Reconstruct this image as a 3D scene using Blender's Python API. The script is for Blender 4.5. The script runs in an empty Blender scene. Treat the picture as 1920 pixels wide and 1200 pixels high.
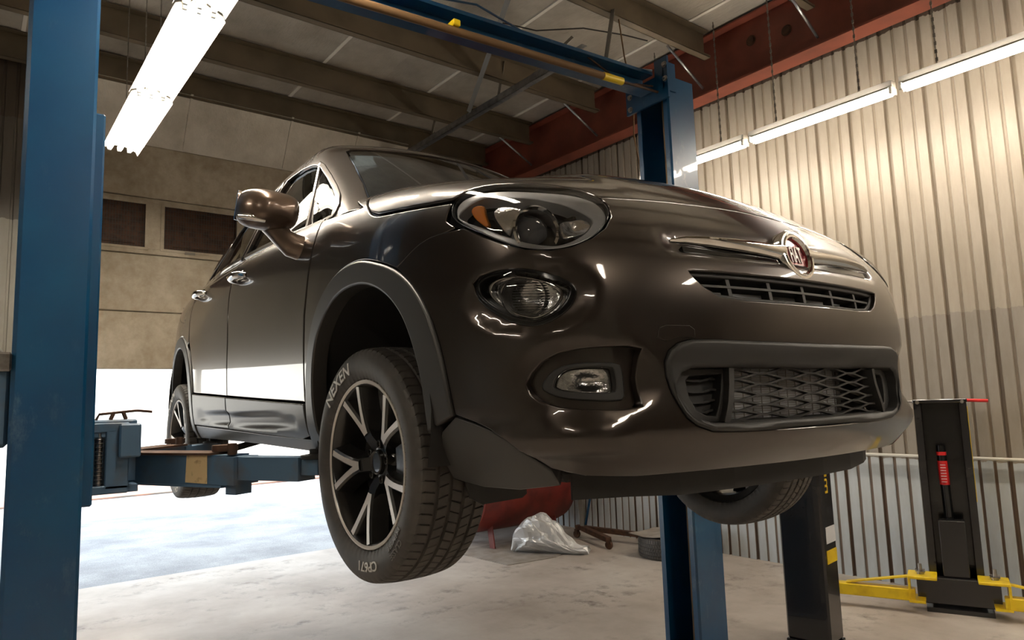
import bpy, math, random
import numpy as np
from mathutils import Vector, Matrix
from mathutils.geometry import delaunay_2d_cdt
random.seed(4); RNG = np.random.RandomState(7)
D = bpy.data; SC = bpy.context.scene; COL = SC.collection
PI = math.pi

# ------------------------------------------------------------------ camera, sky, sun, exposure
ROOM_YAW = 0.0405
cam_d = D.cameras.new('camera'); cam = D.objects.new('camera', cam_d); COL.objects.link(cam)
cam_d.sensor_width = 36; cam_d.lens = 1318.4 / 1920 * 36; cam_d.clip_end = 300; cam_d.clip_start = .05
yaw, pit, rol = 2.516254735, 0.1169944, -0.0325181
fwd = Vector((math.cos(yaw)*math.cos(pit), math.sin(yaw)*math.cos(pit), math.sin(pit)))
rt = Vector((math.sin(yaw), -math.cos(yaw), 0)); upv = rt.cross(fwd)
rt2 = math.cos(rol)*rt + math.sin(rol)*upv; up2 = -math.sin(rol)*rt + math.cos(rol)*upv
M = Matrix((rt2, up2, -fwd)).transposed().to_4x4(); M.translation = Vector((3.1805, -1.6968, 1.55))
cam.matrix_world = M
SC.camera = cam

SC.view_settings.view_transform = 'Standard'; SC.view_settings.look = 'None'
SC.view_settings.gamma = 1; SC.view_settings.use_curve_mapping = False
SC.view_settings.exposure = 0.36
SKY_STRENGTH = 3.2
SUN_STRENGTH = 10.0
TUBE_STRENGTH = 50.0
w = D.worlds.new('sky'); SC.world = w; w.use_nodes = True
nt = w.node_tree; bg = nt.nodes['Background']; bg.inputs[0].default_value = (.80, .90, 1, 1); bg.inputs[1].default_value = SKY_STRENGTH
sun_d = D.lights.new('sun', 'SUN'); sun_d.energy = SUN_STRENGTH; sun_d.angle = .01; sun_d.color = (1, .96, .9)
sun = D.objects.new('sun', sun_d); COL.objects.link(sun)
sun.rotation_euler = (0, math.radians(42), math.radians(2.3))      # high sun behind the building
try:
    SC.cycles.max_bounces = 8; SC.cycles.sample_clamp_indirect = 6; SC.cycles.caustics_reflective = False
except Exception: pass

# ------------------------------------------------------------------ materials
def srgb(r, g, b): return tuple(((c/255)/12.92 if c/255 <= .04045 else ((c/255+.055)/1.055)**2.4) for c in (r, g, b)) + (1,)
def mat(name, col, rough=.5, metal=0, coat=0, spec=.5, emit=None, es=0, alpha=None, noise=None, bump=None, trans=0):
    m = D.materials.new(name); m.use_nodes = True; n = m.node_tree; b = n.nodes['Principled BSDF']
    col = tuple(col[:3]) + (1,)
    b.inputs['Base Color'].default_value = col; b.inputs['Roughness'].default_value = rough
    b.inputs['Metallic'].default_value = metal; b.inputs['Coat Weight'].default_value = coat; b.inputs['Coat Roughness'].default_value = .03
    b.inputs['Specular IOR Level'].default_value = spec
    if trans: b.inputs['Transmission Weight'].default_value = trans
    if emit: b.inputs['Emission Color'].default_value = tuple(emit[:3])+(1,); b.inputs['Emission Strength'].default_value = es
    if noise:                      # (scale, second colour, lo, hi)
        tc = n.nodes.new('ShaderNodeTexCoord'); nz = n.nodes.new('ShaderNodeTexNoise'); nz.inputs['Scale'].default_value = noise[0]; nz.inputs['Detail'].default_value = 6
        n.links.new(tc.outputs['Object'], nz.inputs['Vector'])
        rp = n.nodes.new('ShaderNodeValToRGB'); rp.color_ramp.elements[0].position = noise[2]; rp.color_ramp.elements[1].position = noise[3]
        rp.color_ramp.elements[0].color = col; rp.color_ramp.elements[1].color = tuple(noise[1][:3])+(1,)
        n.links.new(nz.outputs['Fac'], rp.inputs[0]); n.links.new(rp.outputs[0], b.inputs['Base Color'])
    if bump:                       # (scale, strength, distance)
        tc = n.nodes.new('ShaderNodeTexCoord'); nz = n.nodes.new('ShaderNodeTexNoise'); nz.inputs['Scale'].default_value = bump[0]; nz.inputs['Detail'].default_value = 5
        n.links.new(tc.outputs['Object'], nz.inputs['Vector']); bp = n.nodes.new('ShaderNodeBump'); bp.inputs['Strength'].default_value = bump[1]; bp.inputs['Distance'].default_value = bump[2]
        n.links.new(nz.outputs['Fac'], bp.inputs['Height']); n.links.new(bp.outputs[0], b.inputs['Normal'])
    return m
def clear_mat(name, tint, refl_boost=1.0, rough=.0, dark=1.0):
    """thin clear sheet: fresnel reflection over straight transmission"""
    m = D.materials.new(name); m.use_nodes = True; n = m.node_tree; n.nodes.clear()
    out = n.nodes.new('ShaderNodeOutputMaterial'); tr = n.nodes.new('ShaderNodeBsdfTransparent'); gl = n.nodes.new('ShaderNodeBsdfGlossy')
    tr.inputs[0].default_value = tuple(tint[:3])+(1,); gl.inputs['Roughness'].default_value = rough
    fr = n.nodes.new('ShaderNodeFresnel'); fr.inputs[0].default_value = 1.5; mx = n.nodes.new('ShaderNodeMixShader')
    mu = n.nodes.new('ShaderNodeMath'); mu.operation = 'MULTIPLY'; mu.inputs[1].default_value = refl_boost; mu.use_clamp = True
    n.links.new(fr.outputs[0], mu.inputs[0]); n.links.new(mu.outputs[0], mx.inputs[0]); n.links.new(tr.outputs[0], mx.inputs[1]); n.links.new(gl.outputs[0], mx.inputs[2])
    n.links.new(mx.outputs[0], out.inputs[0]); return m
MT = {}
MT['paint'] = mat('bronze_metallic_paint', (.034, .025, .0195), .30, .7, 1.0)
MT['plastic'] = mat('textured_black_plastic', (.020, .019, .018), .55, 0, bump=(900, .15, .0006))
MT['clad'] = mat('grey_black_cladding', (.040, .038, .036), .42, 0, bump=(1200, .12, .0005))
MT['gloss_black'] = mat('gloss_black', (.01, .01, .01), .12, 0)
MT['dark'] = mat('underbody_black', (.012, .011, .010), .8)
MT['chrome'] = mat('chrome', (.82, .80, .77), .06, 1)
MT['satin'] = mat('bronze_satin_mirror', (.13, .09, .065), .28, .7, .6)
MT['tyre'] = mat('tyre_rubber', (.046, .040, .035), .6, 0, noise=(14, (.078, .067, .056), .4, .75), bump=(220, .12, .001))
MT['letter'] = mat('raised_tyre_lettering', (.16, .15, .14), .45)
MT['letter_white'] = mat('white_tyre_lettering', (.62, .60, .57), .5)
MT['rim_black'] = mat('rim_black_paint', (.018, .017, .016), .28, .3, .5)
MT['rim_silver'] = mat('machined_aluminium', (.66, .61, .56), .38, .35)
MT['steel'] = mat('bare_steel', (.42, .40, .38), .3, 1, noise=(30, (.25, .22, .2), .4, .7))
MT['brass'] = mat('disc_shield_zinc', (.36, .27, .15), .35, .9)
MT['glass'] = clear_mat('tinted_glass', (.30, .33, .29), 1.3)
MT['lens'] = clear_mat('clear_lamp_lens', (.92, .92, .92), 1.0)
MT['reflector'] = mat('lamp_reflector', (.80, .80, .80), .16, 1, bump=(160, .5, .002))
MT['lamp_white'] = mat('lamp_grey_bezel', (.62, .62, .63), .35, .3)
MT['amber'] = mat('amber_reflector', (.75, .22, .02), .25, 0, .5)
MT['red'] = mat('badge_red', (.22, .008, .012), .25, .2, .8)
MT['condenser'] = mat('condenser_fins', (.72, .73, .76), .5, .0)
MT['bulb'] = mat('projector_glass', (.10, .10, .11), .04, 0, 1)
MT['seat'] = mat('seat_fabric', (.03, .028, .026), .9)
MT['blue'] = mat('blue_lift_paint', srgb(8, 62, 100), .30, 0, .45, noise=(3, srgb(16, 76, 112), .35, .75), bump=(40, .06, .002))
MT['blue_dusty'] = mat('worn_blue_paint', srgb(74, 102, 128), .5, .1, .1, noise=(9, srgb(92, 84, 78), .50, .85), bump=(60, .15, .002))
MT['black_paint'] = mat('black_lift_paint', (.012, .011, .012), .22, 0, .4, noise=(6, (.03, .027, .025), .55, .8))
MT['yellow'] = mat('yellow_lift_paint', srgb(240, 205, 25), .4, 0, .2, noise=(12, srgb(205, 165, 20), .5, .8))
MT['redpaint'] = mat('red_oxide_primer', srgb(128, 64, 47), .55, 0, noise=(4, srgb(106, 52, 38), .4, .7))
MT['tank'] = mat('red_tank_paint', srgb(120, 38, 28), .5, 0, noise=(5, srgb(84, 26, 20), .4, .7))
MT['purlin'] = mat('weathered_purlin_steel', srgb(112, 99, 80), .5, .2, noise=(3, srgb(92, 82, 66), .4, .7))
MT['galv'] = mat('galvanised_steel', (.45, .46, .47), .32, .9, noise=(20, (.3, .3, .31), .4, .7))
MT['galv_dull'] = mat('perforated_angle_steel', (.22, .20, .17), .45, .6)
MT['rust'] = mat('rusty_steel', srgb(84, 56, 38), .7, .3, noise=(15, srgb(50, 36, 28), .4, .7))
MT['label_tan'] = mat('worn_paper_label', srgb(208, 182, 136), .7, 0, noise=(35, srgb(140, 112, 80), .55, .75))
MT['pad'] = mat('rubber_pad', (.02, .02, .02), .7)
MT['tube'] = mat('fluorescent_tube', (1, 1, 1), .5, emit=(1, .90, .76), es=TUBE_STRENGTH)
MT['enamel'] = mat('white_enamel', (.78, .74, .66), .35)
MT['foam'] = mat('brown_foam_pipe', srgb(110, 82, 50), .75)
MT['rubber_cable'] = mat('cable', (.03, .025, .02), .6)
MT['bag'] = mat('silver_plastic_cover', (.66, .66, .66), .34, .35, bump=(14, .5, .02))
MT['card'] = mat('grey_cardboard', srgb(150, 142, 134), .8, 0, noise=(6, srgb(120, 110, 100), .4, .7))
MT['white'] = mat('white_plastic', (.75, .75, .75), .4)
MT['redlabel'] = mat('red_label', (.62, .02, .02), .4)
MT['mesh'] = mat('dark_wire', (.05, .045, .04), .6, .3)
MT['brick'] = mat('weathered_curb', srgb(196, 150, 130), .8, 0, noise=(3, srgb(150, 140, 130), .4, .6))

def wood_floor_mat(): pass
def node_mat(name):
    m = D.materials.new(name); m.use_nodes = True; n = m.node_tree
    return m, n, n.nodes['Principled BSDF']
def ramp(n, stops):
    r = n.nodes.new('ShaderNodeValToRGB'); cr = r.color_ramp
    while len(cr.elements) < len(stops): cr.elements.new(.5)
    for e, (p, c) in zip(cr.elements, stops): e.position = p; e.color = tuple(c[:3])+(1,)
    return r
def noise(n, scale, detail=6, rough=.55, vec=None, stretch=None):
    z = n.nodes.new('ShaderNodeTexNoise'); z.inputs['Scale'].default_value = scale; z.inputs['Detail'].default_value = detail; z.inputs['Roughness'].default_value = rough
    tc = n.nodes.new('ShaderNodeTexCoord'); src = tc.outputs['Object']
    if stretch:
        mp = n.nodes.new('ShaderNodeMapping'); mp.inputs['Scale'].default_value = stretch; n.links.new(src, mp.inputs[0]); src = mp.outputs[0]
    n.links.new(src, z.inputs['Vector']); return z
def mixc(n, fac, a, b, mode='MIX'):
    m = n.nodes.new('ShaderNodeMix'); m.data_type = 'RGBA'; m.blend_type = mode
    if isinstance(fac, (int, float)): m.inputs[0].default_value = fac
    else: n.links.new(fac, m.inputs[0])
    for i, v in ((6, a), (7, b)):
        if isinstance(v, tuple): m.inputs[i].default_value = v[:3]+(1,)
        else: n.links.new(v, m.inputs[i])
    return m.outputs[2]
def add_bump(n, b, src, s, d):
    bp = n.nodes.new('ShaderNodeBump'); bp.inputs['Strength'].default_value = s; bp.inputs['Distance'].default_value = d
    n.links.new(src, bp.inputs['Height']); n.links.new(bp.outputs[0], b.inputs['Normal'])
# concrete floor
m, n, b = node_mat('worn_concrete')
z1 = noise(n, .9, 8, .6); z2 = noise(n, 7, 8, .65); z3 = noise(n, 2.2, 5, .6, stretch=(1, .35, 1))
base = ramp(n, [(.3, srgb(150, 138, 126)), (.5, srgb(178, 168, 158)), (.72, srgb(204, 197, 188))]); n.links.new(z1.outputs[0], base.inputs[0])
st = ramp(n, [(.47, (0, 0, 0)), (.66, (1, 1, 1))]); n.links.new(z3.outputs[0], st.inputs[0])
st2 = ramp(n, [(.50, (0, 0, 0)), (.68, (1, 1, 1))]); n.links.new(z2.outputs[0], st2.inputs[0])
mm = n.nodes.new('ShaderNodeMath'); mm.operation = 'MULTIPLY'; n.links.new(st.outputs[0], mm.inputs[0]); n.links.new(st2.outputs[0], mm.inputs[1])
c1 = mixc(n, mm.outputs[0], base.outputs[0], srgb(96, 84, 74))
sp = noise(n, 60, 3, .6); spr = ramp(n, [(.64, (0, 0, 0)), (.70, (1, 1, 1))]); n.links.new(sp.outputs[0], spr.inputs[0])
m3 = n.nodes.new('ShaderNodeMath'); m3.operation = 'MULTIPLY'; n.links.new(spr.outputs[0], m3.inputs[0]); n.links.new(st.outputs[0], m3.inputs[1])
c2 = mixc(n, m3.outputs[0], c1, srgb(80, 70, 62)); n.links.new(c2, b.inputs['Base Color']); b.inputs['Roughness'].default_value = .62
add_bump(n, b, z2.outputs[0], .15, .01); MT['concrete'] = m
# asphalt
m, n, b = node_mat('asphalt'); z = noise(n, 1.1, 8, .6); g = noise(n, 90, 4, .7)
r = ramp(n, [(.35, srgb(140, 142, 146)), (.6, srgb(172, 174, 176))]); n.links.new(z.outputs[0], r.inputs[0])
r2 = ramp(n, [(.3, (.6, .6, .6)), (.7, (1.15, 1.15, 1.15))]); n.links.new(g.outputs[0], r2.inputs[0])
n.links.new(mixc(n, 1.0, r.outputs[0], r2.outputs[0], 'MULTIPLY'), b.inputs['Base Color']); b.inputs['Roughness'].default_value = .9
add_bump(n, b, g.outputs[0], .4, .02); MT['asphalt'] = m
# dusty scuffs over the glossy blue paint
_n = MT['blue'].node_tree; _b = _n.nodes['Principled BSDF']; _src = _b.inputs['Base Color'].links[0].from_socket
_s1 = noise(_n, 11, 8, .75, stretch=(1, 1, .5)); _s2 = noise(_n, 1.3, 3, .5); _r1 = ramp(_n, [(.56, (0, 0, 0)), (.74, (1, 1, 1))]); _r2 = ramp(_n, [(.42, (0, 0, 0)), (.62, (.55, .55, .55))])
_n.links.new(_s1.outputs[0], _r1.inputs[0]); _n.links.new(_s2.outputs[0], _r2.inputs[0]); _m = _n.nodes.new('ShaderNodeMath'); _m.operation = 'MULTIPLY'; _n.links.new(_r1.outputs[0], _m.inputs[0]); _n.links.new(_r2.outputs[0], _m.inputs[1])
_n.links.new(mixc(_n, _m.outputs[0], _src, srgb(120, 140, 150)), _b.inputs['Base Color'])
# corrugated wall paint: bands of paint by height on the raised pans, darker colours in the grooves behind
def wall_paint(name, bands, groove, depth_axis, depth0, ragged=.035):
    m, n, b = node_mat(name); tc = n.nodes.new('ShaderNodeTexCoord'); sx = n.nodes.new('ShaderNodeSeparateXYZ'); n.links.new(tc.outputs['Object'], sx.inputs[0])
    nz = noise(n, 14, 3); md = n.nodes.new('ShaderNodeMath'); md.operation = 'MULTIPLY_ADD'; md.inputs[1].default_value = ragged*2; n.links.new(nz.outputs[0], md.inputs[0]); n.links.new(sx.outputs[2], md.inputs[2])
    cur = bands[0][1]
    for zz, c in bands[1:]:
        gt = n.nodes.new('ShaderNodeMath'); gt.operation = 'GREATER_THAN'; gt.inputs[1].default_value = zz+ragged; n.links.new(md.outputs[0], gt.inputs[0])
        cur = mixc(n, gt.outputs[0], cur, c)
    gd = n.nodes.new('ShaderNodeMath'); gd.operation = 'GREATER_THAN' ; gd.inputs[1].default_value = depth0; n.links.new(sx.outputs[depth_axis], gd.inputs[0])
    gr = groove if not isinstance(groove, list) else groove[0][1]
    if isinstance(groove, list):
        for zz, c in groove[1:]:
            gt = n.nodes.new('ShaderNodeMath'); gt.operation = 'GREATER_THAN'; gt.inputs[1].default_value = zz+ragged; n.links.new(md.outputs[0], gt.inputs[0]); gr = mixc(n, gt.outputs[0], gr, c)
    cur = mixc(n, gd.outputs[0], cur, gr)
    dirt = noise(n, 5, 8, .7, stretch=(1, 1, .25)); dr = ramp(n, [(.35, (.80, .78, .74)), (.65, (1, 1, 1))]); n.links.new(dirt.outputs[0], dr.inputs[0])
    cur = mixc(n, 1.0, cur, dr.outputs[0], 'MULTIPLY'); n.links.new(cur, b.inputs['Base Color']); b.inputs['Roughness'].default_value = .45
    return m
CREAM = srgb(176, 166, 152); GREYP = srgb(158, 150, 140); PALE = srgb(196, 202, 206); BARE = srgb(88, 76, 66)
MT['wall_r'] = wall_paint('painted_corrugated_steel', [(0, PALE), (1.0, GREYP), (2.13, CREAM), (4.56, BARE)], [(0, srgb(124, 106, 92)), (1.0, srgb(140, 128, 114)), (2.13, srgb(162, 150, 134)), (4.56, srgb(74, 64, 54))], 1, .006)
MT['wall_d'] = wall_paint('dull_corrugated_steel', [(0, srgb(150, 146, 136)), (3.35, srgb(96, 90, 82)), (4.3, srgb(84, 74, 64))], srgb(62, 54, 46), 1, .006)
# sectional door skin
m, n, b = node_mat('stained_door_panel'); z = noise(n, 1.6, 8, .65); z2 = noise(n, 9, 6, .7)
r = ramp(n, [(.3, srgb(146, 132, 110)), (.55, srgb(180, 168, 148)), (.8, srgb(200, 190, 172))]); n.links.new(z.outputs[0], r.inputs[0])
r2 = ramp(n, [(.3, (.78, .74, .68)), (.6, (1, 1, 1))]); n.links.new(z2.outputs[0], r2.inputs[0])
n.links.new(mixc(n, 1.0, r.outputs[0], r2.outputs[0], 'MULTIPLY'), b.inputs['Base Color']); b.inputs['Roughness'].default_value = .6; add_bump(n, b, z.outputs[0], .2, .02); MT['door'] = m
m, n, b = node_mat('insulation_blanket'); z = noise(n, 2.2, 8, .65); z2 = noise(n, 26, 5, .6, stretch=(.25, 1, 1))
r = ramp(n, [(.3, srgb(166, 158, 144)), (.7, srgb(204, 197, 184))]); n.links.new(z.outputs[0], r.inputs[0]); n.links.new(r.outputs[0], b.inputs['Base Color'])
b.inputs['Roughness'].default_value = .42; b.inputs['Metallic'].default_value = .35; add_bump(n, b, z2.outputs[0], .5, .02); MT['insul'] = m

# ------------------------------------------------------------------ object helpers
def link(name, me, parent=None, mats=None):
    o = D.objects.new(name, me); COL.objects.link(o)
    if parent is not None: o.parent = parent
    return o
class MB:
    """collects simple shapes and links them as one mesh object"""
    def __init__(s): s.v = []; s.f = []; s.m = []; s.sm = []
    def add(s, v, f, mi=0, sm=False):
        k = len(s.v); s.v += [tuple(map(float, p)) for p in v]; s.f += [tuple(i+k for i in q) for q in f]; s.m += [mi]*len(f); s.sm += [sm]*len(f)
    def box(s, x0, x1, y0, y1, z0, z1, mi=0, bev=0):
        if bev:
            b_ = bev; pts = []
            def ring(z, e): return [(x0+e, y0+b_ if 0 else y0+e, z), (x1-e, y0+e, z), (x1-e, y1-e, z), (x0+e, y1-e, z)]
            oc = lambda z, e: [(x0+b_+e*0, y0+e, z), (x1-b_, y0+e, z), (x1-e, y0+b_, z), (x1-e, y1-b_, z), (x1-b_, y1-e, z), (x0+b_, y1-e, z), (x0+e, y1-b_, z), (x0+e, y0+b_, z)]
            R_ = [oc(z0, b_*.9), oc(z0+b_, 0), oc(z1-b_, 0), oc(z1, b_*.9)]
            v = sum(R_, []); f = [tuple(range(7, -1, -1)), tuple(range(24, 32))]
            for k in range(3):
                for i in range(8): j = (i+1) % 8; f.append((k*8+i, k*8+j, k*8+8+j, k*8+8+i))
            s.add(v, f, mi); return s
        v = [(x, y, z) for z in (z0, z1) for y in (y0, y1) for x in (x0, x1)]
        s.add(v, [(0, 2, 3, 1), (4, 5, 7, 6), (0, 1, 5, 4), (2, 6, 7, 3), (0, 4, 6, 2), (1, 3, 7, 5)], mi); return s
    def bar(s, a, b, wd, hd=None, up=(0, 0, 1), mi=0):
        a = Vector(a); b = Vector(b); d = (b-a).normalized(); u = Vector(up)
        if abs(d.dot(u)) > .98: u = Vector((1, 0, 0))
        sd = d.cross(u).normalized(); u = sd.cross(d); hd = hd or wd
        v = [p + sd*i*wd/2 + u*j*hd/2 for p in (a, b) for i, j in ((-1, -1), (1, -1), (1, 1), (-1, 1))]
        s.add(v, [(3, 2, 1, 0), (4, 5, 6, 7), (0, 1, 5, 4), (1, 2, 6, 5), (2, 3, 7, 6), (3, 0, 4, 7)], mi); return s
    def tube(s, pts, r, n=10, mi=0, cap=True, sm=True):
        pts = [Vector(p) for p in pts]; rs = r if isinstance(r, (list, tuple)) else [r]*len(pts); v = []; f = []; pu = None
        for i, p in enumerate(pts):
            d = (pts[min(i+1, len(pts)-1)]-pts[max(i-1, 0)]).normalized()
            if pu is None: pu = Vector((0, 0, 1)) if abs(d.z) < .9 else Vector((1, 0, 0))
            sd = d.cross(pu).normalized(); pu = sd.cross(d).normalized()
            v += [p + (sd*math.cos(2*PI*k/n)+pu*math.sin(2*PI*k/n))*rs[i] for k in range(n)]
        for i in range(len(pts)-1):
            for k in range(n): q = (k+1) % n; f.append((i*n+k, i*n+q, i*n+n+q, i*n+n+k))
        s.add(v, f, mi, sm)
        if cap: s.add(v[:n], [tuple(range(n-1, -1, -1))], mi); s.add(v[-n:], [tuple(range(n))], mi)
        return s
    def prism(s, poly, z0, z1, axis=2, mi=0, sm=False):
        """poly of (a,b); extruded along axis"""
        n = len(poly)
        def P(a, b, c): return (a, b, c) if axis == 2 else ((a, c, b) if axis == 1 else (c, a, b))
        v = [P(a, b, z0) for a, b in poly]+[P(a, b, z1) for a, b in poly]
        s.add(v, [tuple(range(n-1, -1, -1)), tuple(range(n, 2*n))], mi)
        s.add(v, [(i, (i+1) % n, n+(i+1) % n, n+i) for i in range(n)], mi, sm); return s
    def strip(s, prof, z0, z1, axis=2, mi=0, sm=False):
        """open profile extruded (sheet)"""
        n = len(prof)
        def P(a, b, c): return (a, b, c) if axis == 2 else ((a, c, b) if axis == 1 else (c, a, b))
        s.add([P(a, b, z0) for a, b in prof]+[P(a, b, z1) for a, b in prof], [(i, i+1, n+i+1, n+i) for i in range(n-1)], mi, sm); return s
    def lathe(s, prof, n=32, ax='y', c=(0, 0, 0), mi=0, sm=True, closed=False):
        """prof of (r, h) around axis ax through c"""
        v = []; k = len(prof)
        for i in range(n):
            a = 2*PI*i/n; ca, sa = math.cos(a), math.sin(a)
            for r, h in prof:
                p = (r*ca, h, r*sa) if ax == 'y' else ((r*ca, r*sa, h) if ax == 'z' else (h, r*ca, r*sa))
                v.append((p[0]+c[0], p[1]+c[1], p[2]+c[2]))
        f = []
        for i in range(n):
            j = (i+1) % n
            for q in range(k if closed else k-1):
                t = (q+1) % k; f.append((i*k+q, i*k+t, j*k+t, j*k+q))
        s.add(v, f, mi, sm); return s
    def mesh(s, name, mats):
        me = D.meshes.new(name); me.from_pydata(s.v, [], s.f)
        for q in (mats if isinstance(mats, (list, tuple)) else [mats]): me.materials.append(MT[q] if isinstance(q, str) else q)
        me.polygons.foreach_set('material_index', s.m); me.polygons.foreach_set('use_smooth', s.sm); me.update(); return me
    def build(s, name, mats, parent=None, fix=True, loc=None, rz=None):
        me = s.mesh(name, mats)
        if fix:
            import bmesh
            bm = bmesh.new(); bm.from_mesh(me); bmesh.ops.remove_doubles(bm, verts=bm.verts, dist=1e-5); bmesh.ops.recalc_face_normals(bm, faces=bm.faces)
            for e in bm.edges:
                if len(e.link_faces) == 2 and e.calc_face_angle(0) > .7: e.smooth = False
            bm.to_mesh(me); bm.free()
        o = link(name, me, parent)
        if loc is not None: o.location = loc
        if rz is not None: o.rotation_euler = (0, 0, rz)
        return o
def tag(o, label=None, cat=None, group=None, kind=None):
    if label: o['label'] = label
    if cat: o['category'] = cat
    if group: o['group'] = group
    if kind: o['kind'] = kind
    return o
def empty(name, loc=(0, 0, 0), rz=0):
    o = D.objects.new(name, None); COL.objects.link(o); o.location = loc; o.rotation_euler = (0, 0, rz); o.empty_display_size = .1; return o
def copy_tree(o, parent=None):
    c = o.copy(); COL.objects.link(c); c.parent = parent
    for ch in o.children: copy_tree(ch, c)
    return c
cR, sR = math.cos(ROOM_YAW), math.sin(ROOM_YAW)
def room(x, y, z=0): return Vector((cR*x-sR*y, sR*x+cR*y, z))
def text_mesh(txt, size, depth=.002, bold=0.0, cx=1):
    cu = D.curves.new('txt', 'FONT'); cu.body = txt; cu.size = size; cu.extrude = depth; cu.align_x = 'CENTER'; cu.align_y = 'CENTER'; cu.offset = bold; cu.resolution_u = 3
    o = D.objects.new('txt', cu); me = D.meshes.new_from_object(o); D.objects.remove(o); D.curves.remove(cu)
    v = [tuple(p.co) for p in me.vertices]; f = [tuple(p.vertices) for p in me.polygons]; D.meshes.remove(me); return v, f

def spl(xs,ys):
    xs=np.array(xs,float);ys=np.array(ys,float);n=len(xs);h=np.diff(xs)
    A=np.zeros((n,n));r=np.zeros(n);A[0,0]=A[-1,-1]=1
    for i in range(1,n-1):
        A[i,i-1]=h[i-1];A[i,i]=2*(h[i-1]+h[i]);A[i,i+1]=h[i]
        r[i]=6*((ys[i+1]-ys[i])/h[i]-(ys[i]-ys[i-1])/h[i-1])
    m=np.linalg.solve(A,r)
    def f(x):
        x=np.asarray(x,float);xc=np.clip(x,xs[0],xs[-1]);i=np.clip(np.searchsorted(xs,xc)-1,0,n-2)
        a=xs[i+1]-xc;b=xc-xs[i];H=h[i]
        y=(m[i]*a**3+m[i+1]*b**3)/(6*H)+(ys[i]/H-m[i]*H/6)*a+(ys[i+1]/H-m[i+1]*H/6)*b
        s0=(ys[1]-ys[0])/h[0]-h[0]*m[1]/6; s1=(ys[-1]-ys[-2])/h[-1]+h[-1]*m[-2]/6
        return y+np.where(x<xs[0],(x-xs[0])*s0,0)+np.where(x>xs[-1],(x-xs[-1])*s1,0)
    return f
def smax(a,b,k):
    h=np.maximum(k-np.abs(a-b),0)/k
    return np.maximum(a,b)+h**3*k/6
def sstep(x,a,b):
    t=np.clip((x-a)/(b-a),0,1);return t*t*t*(t*(6*t-15)+10)
P_side=spl([.2,.30,.38,.46,.56,.75,.92,1.04,1.10,1.15,1.20,1.30],[.72,.80,.855,.880,.890,.893,.888,.876,.862,.842,.805,.70])
P_plan=spl([-2.2,-1.9,-1.6,-1.3,-.9,0,.8,1.25,1.5,1.7,1.9,2.1],[-.18,-.10,-.045,-.018,-.006,.002,-.003,-.004,-.012,-.035,-.075,-.13])
X_f=spl([.20,.27,.32,.38,.44,.50,.58,.68,.775,.854,.92,.98,1.05,1.2],[1.95,2.06,2.125,2.168,2.178,2.172,2.168,2.168,2.156,2.128,2.082,2.02,1.93,1.7])
Z_h=spl([.7,.95,1.2,1.5,1.7,1.85,1.95,2.03,2.1,2.2],[1.31,1.285,1.25,1.195,1.145,1.10,1.06,1.015,.955,.85])
X_r=spl([.3,.5,.8,1.0,1.2,1.3],[-2.06,-2.12,-2.1,-2.05,-1.98,-1.9])
def F_body(p):
    x,a,z=p[...,0],np.abs(p[...,1]),p[...,2]
    fs=a-(P_side(z)+P_plan(x))
    ff=(x-(X_f(z)-.2*a*a-.03*(a/.8)**6))*.97
    zh=Z_h(x)-.155*a*a+.014*(1-sstep(a,.36,.46))*sstep(x,.9,1.1)*(1-sstep(x,1.9,2.06))
    fh=(z-zh)*.95
    fr=X_r(z)+.12*a*a-x
    f=smax(ff,fh,.07)
    f=smax(fs,f,.17)
    return smax(f,fr,.3)
S_g=spl([1.0,1.15,1.3,1.45,1.58,1.7],[.872,.828,.765,.695,.625,.55])
Z_roof=spl([-2.2,-1.9,-1.5,-.8,-.2,.3,.8],[1.54,1.61,1.68,1.755,1.775,1.755,1.69])
def F_gh(p):
    x,a,z=p[...,0],np.abs(p[...,1]),p[...,2]
    fs=a-(S_g(z)-.035*sstep(x,.0,1.2)-.10*sstep(-x,.2,2.0))
    fw=(x-(1.14-(z-1.2)*1.58-.46*a*a-.25*(z-1.2)**2))*.62
    fr=(z-(Z_roof(x)-.16*a*a))
    fb=((-2.0+(z-1.2)*.62+.1*a*a)-x)*.85
    f=smax(fw,fr,.10)
    f=smax(f,fb,.12)
    return smax(f,fs,.11)
def grad(F,p,e=1e-4):
    g=np.stack([(F(p+np.eye(3)[i]*e)-F(p-np.eye(3)[i]*e)) for i in range(3)],-1)
    return g/np.linalg.norm(g,axis=-1,keepdims=True)
def cast(F,o,d,t0,t1,n=160):
    """first root along o+t d for arrays (outside F>0 -> inside F<0)"""
    o=np.broadcast_to(o,d.shape) if o.ndim<d.ndim else o
    ts=np.linspace(t0,t1,n);N=len(d)
    v=np.stack([F(o+d*t) for t in ts],1)
    neg=v<0;hit=neg.any(1);i=np.maximum(neg.argmax(1),1)
    a=ts[i-1].copy();b=ts[i].copy()
    for _ in range(40):
        m=(a+b)/2;f=F(o+d*m[:,None])
        a=np.where(f>0,m,a);b=np.where(f>0,b,m)
    r=o+d*((a+b)/2)[:,None]
    r[~hit]=np.nan
    return r

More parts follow.
